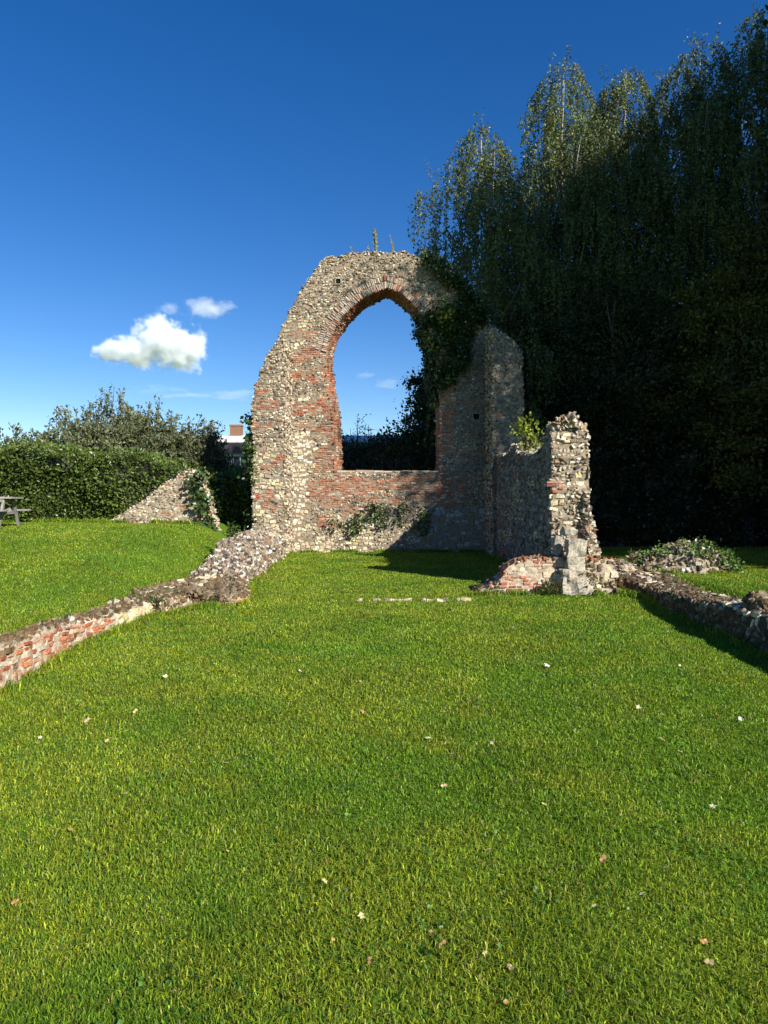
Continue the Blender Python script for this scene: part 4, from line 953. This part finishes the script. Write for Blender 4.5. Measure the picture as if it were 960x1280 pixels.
cx = pX(295, YH + 3); mb = MB(); box(mb, (cx, YH + 3.2, zr + .2), (.36, .34, .40), C=(.20, .11, .065)); box(mb, (cx, YH + 3.2, zr + .64), (.41, .39, .045), C=(.25, .15, .10))
ch = mb.build('chimney', M_brick, roof); shift(ch, (-4, YH, 0))
for px in (280, 300, 437, 459, 480, 505):
    X = pX(px, YH); fb = MB(); gb_ = MB()
    for (bx, bz, hx, hz) in ((X - .5, ze - .95, .05, .62), (X + .5, ze - .95, .05, .62), (X, ze - .36, .55, .05), (X, ze - 1.54, .55, .05), (X, ze - .95, .03, .6)): box(fb, (bx, YH + .17, bz), (hx, .04, hz), C=(.7, .7, .68))
    box(gb_, (X, YH + .19, ze - .95), (.47, .012, .58), C=(.04, .05, .06)); o = fb.build('window', M_paint, root); shift(o, (-4, YH, 0)); g = gb_.build('pane', M_slate, o); shift(g, (-4, YH, 0))

# ------------------------------------------------------------------ picnic table at the left edge
pc = (-9.55, 15.9); zg = float(gz(*pc)); ang = R(10)
root = empty('picnic_table', 'weathered grey wooden picnic table entering at the left frame edge', 'picnic table', (pc[0], pc[1], zg)); root.rotation_euler = (0, 0, ang)
def plank(name, c, h, colr=(.22, .205, .185), rot=None):
    mb = MB(); n = 6
    box(mb, c, h, C=np.array(colr) * random.uniform(.85, 1.15), rot=rot); o = mb.build(name, M_wood, root)
    bv = o.modifiers.new('bevel', 'BEVEL'); bv.width = .006; bv.segments = 2; return o
for k in range(5): plank('tabletop_board', (0, -.32 + k * .16, .73), (.95, .073, .022))
for sy in (-1, 1):
    for k in range(2): plank('seat_board', (0, sy * (.70 + k * .15), .44), (.95, .068, .022))
for sx in (-.7, .7):
    plank('crossbeam', (sx, 0, .395), (.022, .85, .05)); plank('crossbeam', (sx, 0, .675), (.022, .37, .045))
    for sy in (-1, 1):
        a = sy * R(28); rm = Matrix.Rotation(a, 3, 'X'); plank('leg', (sx + .05, sy * .48, .345), (.022, .05, .40), rot=rm)

plank('brace', (.62, -.55, .30), (.40, .022, .045), rot=Matrix.Rotation(R(-24), 3, 'Y'))
# ================================================================== GRASS
def grass(n_, name):
    yy = []; 
    # distance-weighted sampling inside the (slightly widened) view wedge
    t = rng.random(n_); y = (1.75 ** .55 + t * (24.0 ** .55 - 1.75 ** .55)) ** (1 / .55)
    x = rng.uniform(-1, 1, n_) * (y * .60 + .5)
    nb = int(n_ * .42); yb = .4 + 21 * rng.random(nb) ** 1.5; xb = (yb * .60 + .5 + rng.random(nb) * 3.6) * rng.choice([-1, 1], nb)   # margins of the lawn beside the view
    x = np.concatenate([x, xb]); y = np.concatenate([y, yb])
    keep = ~((x < -4.0) & (y > 19.3)) & ~((x > -2.8) & (x < 3.6) & (y > 22.4)) & ~((x < -4.4) & (y > 20.5))
    x, y = x[keep], y[keep]; n = len(x); z = gz(x, y) - .004
    fr = np.ones(len(x))
    fx = []; fy = []
    for line, m_ in (([(-3.0, 3.6), (-3.2, 5.6), (-3.36, 7.0), (-3.38, 8.4), (-3.2, 9.6), (-2.6, 10.6)], 9000), ([(-2.6, 10.6), (-2.25, 10.65), (-2.15, 11.2), (-2.4, 12.2), (-2.62, 14), (-2.8, 17), (-2.95, 20), (-3.0, 22.3)], 6000),
                      ([(4.0, 3.6), (4.2, 6.6), (4.4, 9.5), (4.45, 11.6), (4.15, 12.2)], 5000), ([(1.5, 11.95), (3.1, 11.95)], 2600), ([(3.6, 11.9), (4.2, 11.95)], 1500), ([(-2.9, 22.4), (3.4, 22.4)], 3000), ([(3.1, 12.6), (3.35, 20.6)], 1500), ([(5.0, 6), (5.1, 12)], 3000), ([(4.9, 13.2), (6.0, 13.1), (7.1, 13.5)], 2500), ([(-4.3, 17), (-3.9, 14), (-3.75, 10), (-3.7, 6)], 6000), ([(-8.3, 20.1), (-5.1, 20.1)], 2500), ([(-12, 20.6), (-8.3, 20.6)], 2500)):
        l_ = np.array(line, float); sl_ = np.concatenate([[0], np.cumsum(np.linalg.norm(np.diff(l_, axis=0), axis=1))]); t_ = rng.uniform(0, sl_[-1], m_)
        t_ = t_[fbm(t_ * 1.8, 0 * t_, m_, 5) > .42]
        fx.append(np.interp(t_, sl_, l_[:, 0]) + rng.normal(0, .05, len(t_))); fy.append(np.interp(t_, sl_, l_[:, 1]) + rng.normal(0, .05, len(t_)))
    fx = np.concatenate(fx); fy = np.concatenate(fy); x = np.concatenate([x, fx]); y = np.concatenate([y, fy]); fr = np.concatenate([fr, rng.uniform(1.5, 3.4, len(fx))]); n = len(x); z = gz(x, y) - .004
    s = np.clip(y / 2.6, 1, 12) ** .66
    patch = .5 * fbm(x * .8, y * .8, 0, 60) + .5 * fbm(x * 3.1, y * 3.1, 0, 66); tall = .85 + .35 * ss(.35, .7, fbm(x * 3, y * 3, 0, 61))
    hgt = .030 * tall * rng.uniform(.55, 1.4, n) * (s ** .30) * fr; wid = .0021 * rng.uniform(.7, 1.4, n) * s
    a = rng.uniform(0, 2 * math.pi, n); lean = rng.uniform(.15, 1.5, n); dx = np.cos(a); dy = np.sin(a)
    b = rng.uniform(0, 2 * math.pi, n); wx = np.cos(b) * wid; wy = np.sin(b) * wid
    P0 = np.stack([x, y, z], -1); W = np.stack([wx, wy, 0 * wx], -1); D = np.stack([dx * lean, dy * lean, 0 * dx], -1)
    p1 = P0 + D * (hgt * .25)[:, None]; p1[:, 2] += hgt * .6
    p2 = P0 + D * (hgt * .95)[:, None]; p2[:, 2] += hgt * (1.05 - .45 * lean)
    V = np.stack([P0 - W, P0 + W, p1 + W * .8, p1 - W * .8, p2], 1).reshape(-1, 3)
    i = np.arange(n)[:, None] * 5
    base = np.array([.115, .200, .012]); yel = np.array([.205, .245, .018]); blu = np.array([.060, .150, .018]); dry = np.array([.27, .23, .08])
    m = ss(.30, .70, patch)[:, None]; c = base * (1 - m) + yel * m; r = rng.random(n)
    c = np.where((r < .16)[:, None], blu, c); c = np.where((r > .975)[:, None], dry, c)
    c = c * np.exp(rng.normal(.20, .33, (n, 1)))
    o = mesh_obj(name, V, [i + np.array([[0, 1, 2, 3]]), i + np.array([[3, 2, 4]])], M_grass, None, np.repeat(c, 5, 0))
    return tag(o, 'short mown green lawn grass', 'grass', kind='stuff')
grass(740000, 'grass')

mb = MB()
for k in range(150):
    y_ = 2.0 + 6 * rng.random() ** 1.3; x_ = rng.uniform(-1, 1) * (y_ * .56)
    if x_ < -2.9 or fbm(x_ * 1.1, y_ * 1.1, 0, 90) < .5: continue
    n = int(rng.uniform(8, 26)); r_ = rng.uniform(.03, .10); P = np.stack([x_ + rng.normal(0, r_, n), y_ + rng.normal(0, r_, n), 0 * np.zeros(n)], -1); P[:, 2] = gz(P[:, 0], P[:, 1]) + .022
    leaves(mb, P, .017, (.075, .17, .03), normal=(0, 0, .4), spread=.8, aspect=1.0, jitter=.3)
tag(mb.build('clover', M_leaf), 'small round-leaved clover growing low among the lawn grass', 'clover', kind='stuff')
# ------------------------------------------------------------------ fallen leaves
def gpt(px, py):
    X, Y = 0, 0; z = 0.0
    for _ in range(12):
        Y = F * (EYE - z) / (py - 630.0); X = pX(px, Y); z = float(gz(X, Y))
    return X, Y, z
def leaf_mesh(seed, colr, size, lobes):
    r_ = random.Random(seed); n = 15; V = [(0, 0, .0)]; 
    for k in range(n):
        a = k / n * 2 * math.pi; l = 1 + (.35 if lobes else .08) * math.cos(a * 5) ; rr = size * l * (.75 if lobes else (.45 + .55 * abs(math.cos(a)))) * r_.uniform(.9, 1.1)
        V.append((math.cos(a) * rr, math.sin(a) * rr, size * .35 * (abs(math.sin(a * 1.5 + seed)) - .2) * r_.uniform(.6, 1)))
    T = [(0, k + 1, (k + 1) % n + 1) for k in range(n)]; mb = MB(); mb.add(V, T=T, C=colr)
    tube(mb, [(-size * .6, 0, 0), (-size * 1.3, size * .15, .004)], [.0016, .001], 4, np.array(colr) * .7)
    return mb
special = [(108, 907, 'large pale tan fallen leaf, nearest the left wall on the near lawn', (.55, .42, .22), .05, 1), (535, 930, 'pale green fallen leaf curled upright near the middle of the lawn', (.40, .48, .22), .045, 0),
           (728, 1118, 'orange-brown fallen leaf standing in the near grass at right', (.50, .20, .07), .026, 0), (684, 837, 'whitish fallen leaf on the lawn below the brick stub', (.62, .60, .50), .06, 1),
           (791, 1023, 'curled tan leaf in the right foreground grass', (.48, .30, .14), .03, 1), (416, 1189, 'small yellow leaf near the bottom edge of the lawn', (.60, .48, .14), .016, 0),
           (308, 952, 'small cream leaf standing in the grass left of the middle', (.60, .50, .26), .035, 0), (927, 905, 'white fallen leaf on the lawn near the right frame edge', (.62, .60, .52), .035, 0),
           (568, 955, 'pair-like brown crumpled leaf just below the pale green one', (.40, .26, .12), .04, 1), (206, 851, 'pale star-shaped leaf on the lawn beside the left brick wall', (.60, .56, .36), .055, 1),
           (642, 788, 'white leaf lying on the lawn in front of the brick stub', (.62, .60, .54), .05, 0), (16, 1141, 'orange curled leaf at the left frame edge', (.52, .28, .10), .028, 0),
           (900, 902, 'dark red leaf near the right frame edge', (.35, .06, .03), .035, 0), (260, 1250, 'brown leaf half sunk in the grass at the very bottom left', (.40, .22, .09), .02, 0)]
for k, (px, py, lb, c, s_, lob) in enumerate(special):
    X, Y, z = gpt(px, py); s_ *= .62; o = leaf_mesh(k + 3, c, s_, lob).build('fallen_leaf', M_dry); o.location = (X, Y, z + .028 + s_ * .2); o.rotation_euler = (R(random.uniform(-25, 35)), R(random.uniform(-25, 25)), random.uniform(0, 6)); tag(o, lb, 'leaf')
protos = []
for k, c in enumerate(((.50, .38, .18), (.58, .54, .40), (.42, .24, .10), (.50, .46, .20))):
    o = leaf_mesh(k + 40, c, .024, k % 2).build('fallen_leaf', M_dry); protos.append(o)
used = [False] * 4
for k in range(70):
    px = random.uniform(5, 955); py = random.choice([random.uniform(765, 900), random.uniform(780, 1000), random.uniform(900, 1270)])
    X, Y, z = gpt(px, py)
    if X < -3.0 or X > 3.7 or Y > 11 : continue
    j = random.randrange(4); o = protos[j] if not used[j] else protos[j].copy()
    if used[j]: COL.objects.link(o)
    used[j] = True; s_ = random.uniform(.35, .8) * (1 + .07 * Y) * (.55 + .45 * min(1, Y / 5)); o.scale = (s_,) * 3
    o.location = (X, Y, z + .026); o.rotation_euler = (R(random.uniform(-35, 35)), R(random.uniform(-35, 35)), random.uniform(0, 6))
    w_n = ('tan', 'whitish', 'rusty brown', 'straw yellow')[j]; tag(o, 'tiny %s leaf scrap among those strewn over the lawn' % w_n, 'leaf', 'tiny %s leaf scraps strewn over the lawn' % w_n)

# ================================================================== CLOUDS (real volumes far away)
def cloud(name, label, c, h, dens_, blobs, nscale, thr, seed, aniso=-.15, amp=2.5, st=1.0):
    """closed box with a Principled Volume whose density is carved by noise inside a group of spheres"""
    mb = MB(); box(mb, (0, 0, 0), h); o = mb.build(name, None); o.location = c
    m = bpy.data.materials.new(name); m.use_nodes = True; nt = m.node_tree; nt.nodes.clear(); N = nt.nodes.new; L = nt.links.new
    outn = N('ShaderNodeOutputMaterial'); pv = N('ShaderNodeVolumePrincipled'); L(pv.outputs[0], outn.inputs['Volume'])
    pv.inputs['Color'].default_value = (.94, .975, 1, 1); pv.inputs['Anisotropy'].default_value = aniso
    tc = N('ShaderNodeTexCoord'); nz = N('ShaderNodeTexNoise'); nz.inputs['Scale'].default_value = nscale; nz.inputs['Detail'].default_value = 8; nz.inputs['Roughness'].default_value = .68
    mp = N('ShaderNodeMapping'); mp.inputs['Location'].default_value = (seed, seed * 2, seed * 3); mp.inputs['Scale'].default_value = (1, 1, st); L(tc.outputs['Object'], mp.inputs[0]); L(mp.outputs[0], nz.inputs['Vector'])
    last = None
    for (bx, by, bz, rx, ry, rz) in blobs:
        sub = N('ShaderNodeVectorMath'); sub.operation = 'SUBTRACT'; L(tc.outputs['Object'], sub.inputs[0]); sub.inputs[1].default_value = (bx, by, bz)
        dv = N('ShaderNodeVectorMath'); dv.operation = 'DIVIDE'; L(sub.outputs[0], dv.inputs[0]); dv.inputs[1].default_value = (rx, ry, rz)
        ln = N('ShaderNodeVectorMath'); ln.operation = 'LENGTH'; L(dv.outputs[0], ln.inputs[0])
        iv = N('ShaderNodeMath'); iv.operation = 'SUBTRACT'; iv.inputs[0].default_value = 1; L(ln.outputs['Value'], iv.inputs[1])
        if last is None: last = iv
        else:
            mx = N('ShaderNodeMath'); mx.operation = 'SMOOTH_MAX'; mx.inputs[2].default_value = .2; L(last.outputs[0], mx.inputs[0]); L(iv.outputs[0], mx.inputs[1]); last = mx
    # field = blob + (noise-.5)*k - thr
    ns = N('ShaderNodeMath'); ns.operation = 'MULTIPLY_ADD'; L(nz.outputs['Fac'], ns.inputs[0]); ns.inputs[1].default_value = amp; ns.inputs[2].default_value = -amp / 2 - thr
    ad = N('ShaderNodeMath'); ad.operation = 'ADD'; L(last.outputs[0], ad.inputs[0]); L(ns.outputs[0], ad.inputs[1])
    rg = N('ShaderNodeMapRange'); rg.inputs['From Min'].default_value = 0; rg.inputs['From Max'].default_value = .35; rg.inputs['To Max'].default_value = dens_; L(ad.outputs[0], rg.inputs['Value'])
    L(rg.outputs[0], pv.inputs['Density']); o.data.materials.append(m)
    tag(o, label, 'cloud'); return o
YC = 1500.0
def cpt(px, py): return (pX(px, YC), YC, pZ(py, YC))
k_ = YC / F
cx, _, cz = cpt(190, 435)
B_ = [((px - 190) * k_, by, (435 - py) * k_, rx * k_, rx * k_ * .8, rz * k_) for px, py, by, rx, rz in ((200, 425, 0, 34, 26), (222, 436, 0, 36, 30), (170, 440, 0, 36, 20), (140, 441, 0, 24, 12), (198, 412, 0, 22, 18))]
cloud('cumulus_cloud', 'bright white puffy cloud low in the sky left of the arch', (cx, YC, cz), (160, 85, 85), .07, B_, .030, .06, 3)
cx, _, cz = cpt(250, 385)
B_ = [((px - 250) * k_, 0, (385 - py) * k_, rx * k_, rx * k_ * .8, rz * k_) for px, py, rx, rz in ((262, 386, 34, 16), (245, 380, 22, 12), (215, 385, 18, 9))]
cloud('small_cloud', 'small thin ragged cloud just above and right of the white cloud', (cx, YC, cz), (115, 60, 50), .012, B_, .028, .25, 8, amp=3.6, st=1.3)
cx, _, cz = cpt(245, 491)
B_ = [((px - 245) * k_, 0, (491 - py) * k_, rx * k_, rx * k_ * .5, rz * k_) for px, py, rx, rz in ((200, 488, 52, 6), (285, 494, 45, 9), (240, 494, 50, 4))]
cloud('wispy_cloud', 'faint flat streak of cloud above the hedge bushes', (cx, YC, cz), (170, 70, 30), .005, B_, .014, .3, 12, amp=4.0, st=5)
cx, _, cz = cpt(486, 478)
B_ = [(0, 0, 0, 26 * k_, 20 * k_, 9 * k_), (-30 * k_, 0, 8 * k_, 18 * k_, 18 * k_, 6 * k_)]
cloud('wispy_cloud', 'faint pale wisp of cloud seen through the pointed window', (cx, YC, cz), (100, 60, 35), .005, B_, .02, .32, 15, amp=4.0, st=3)
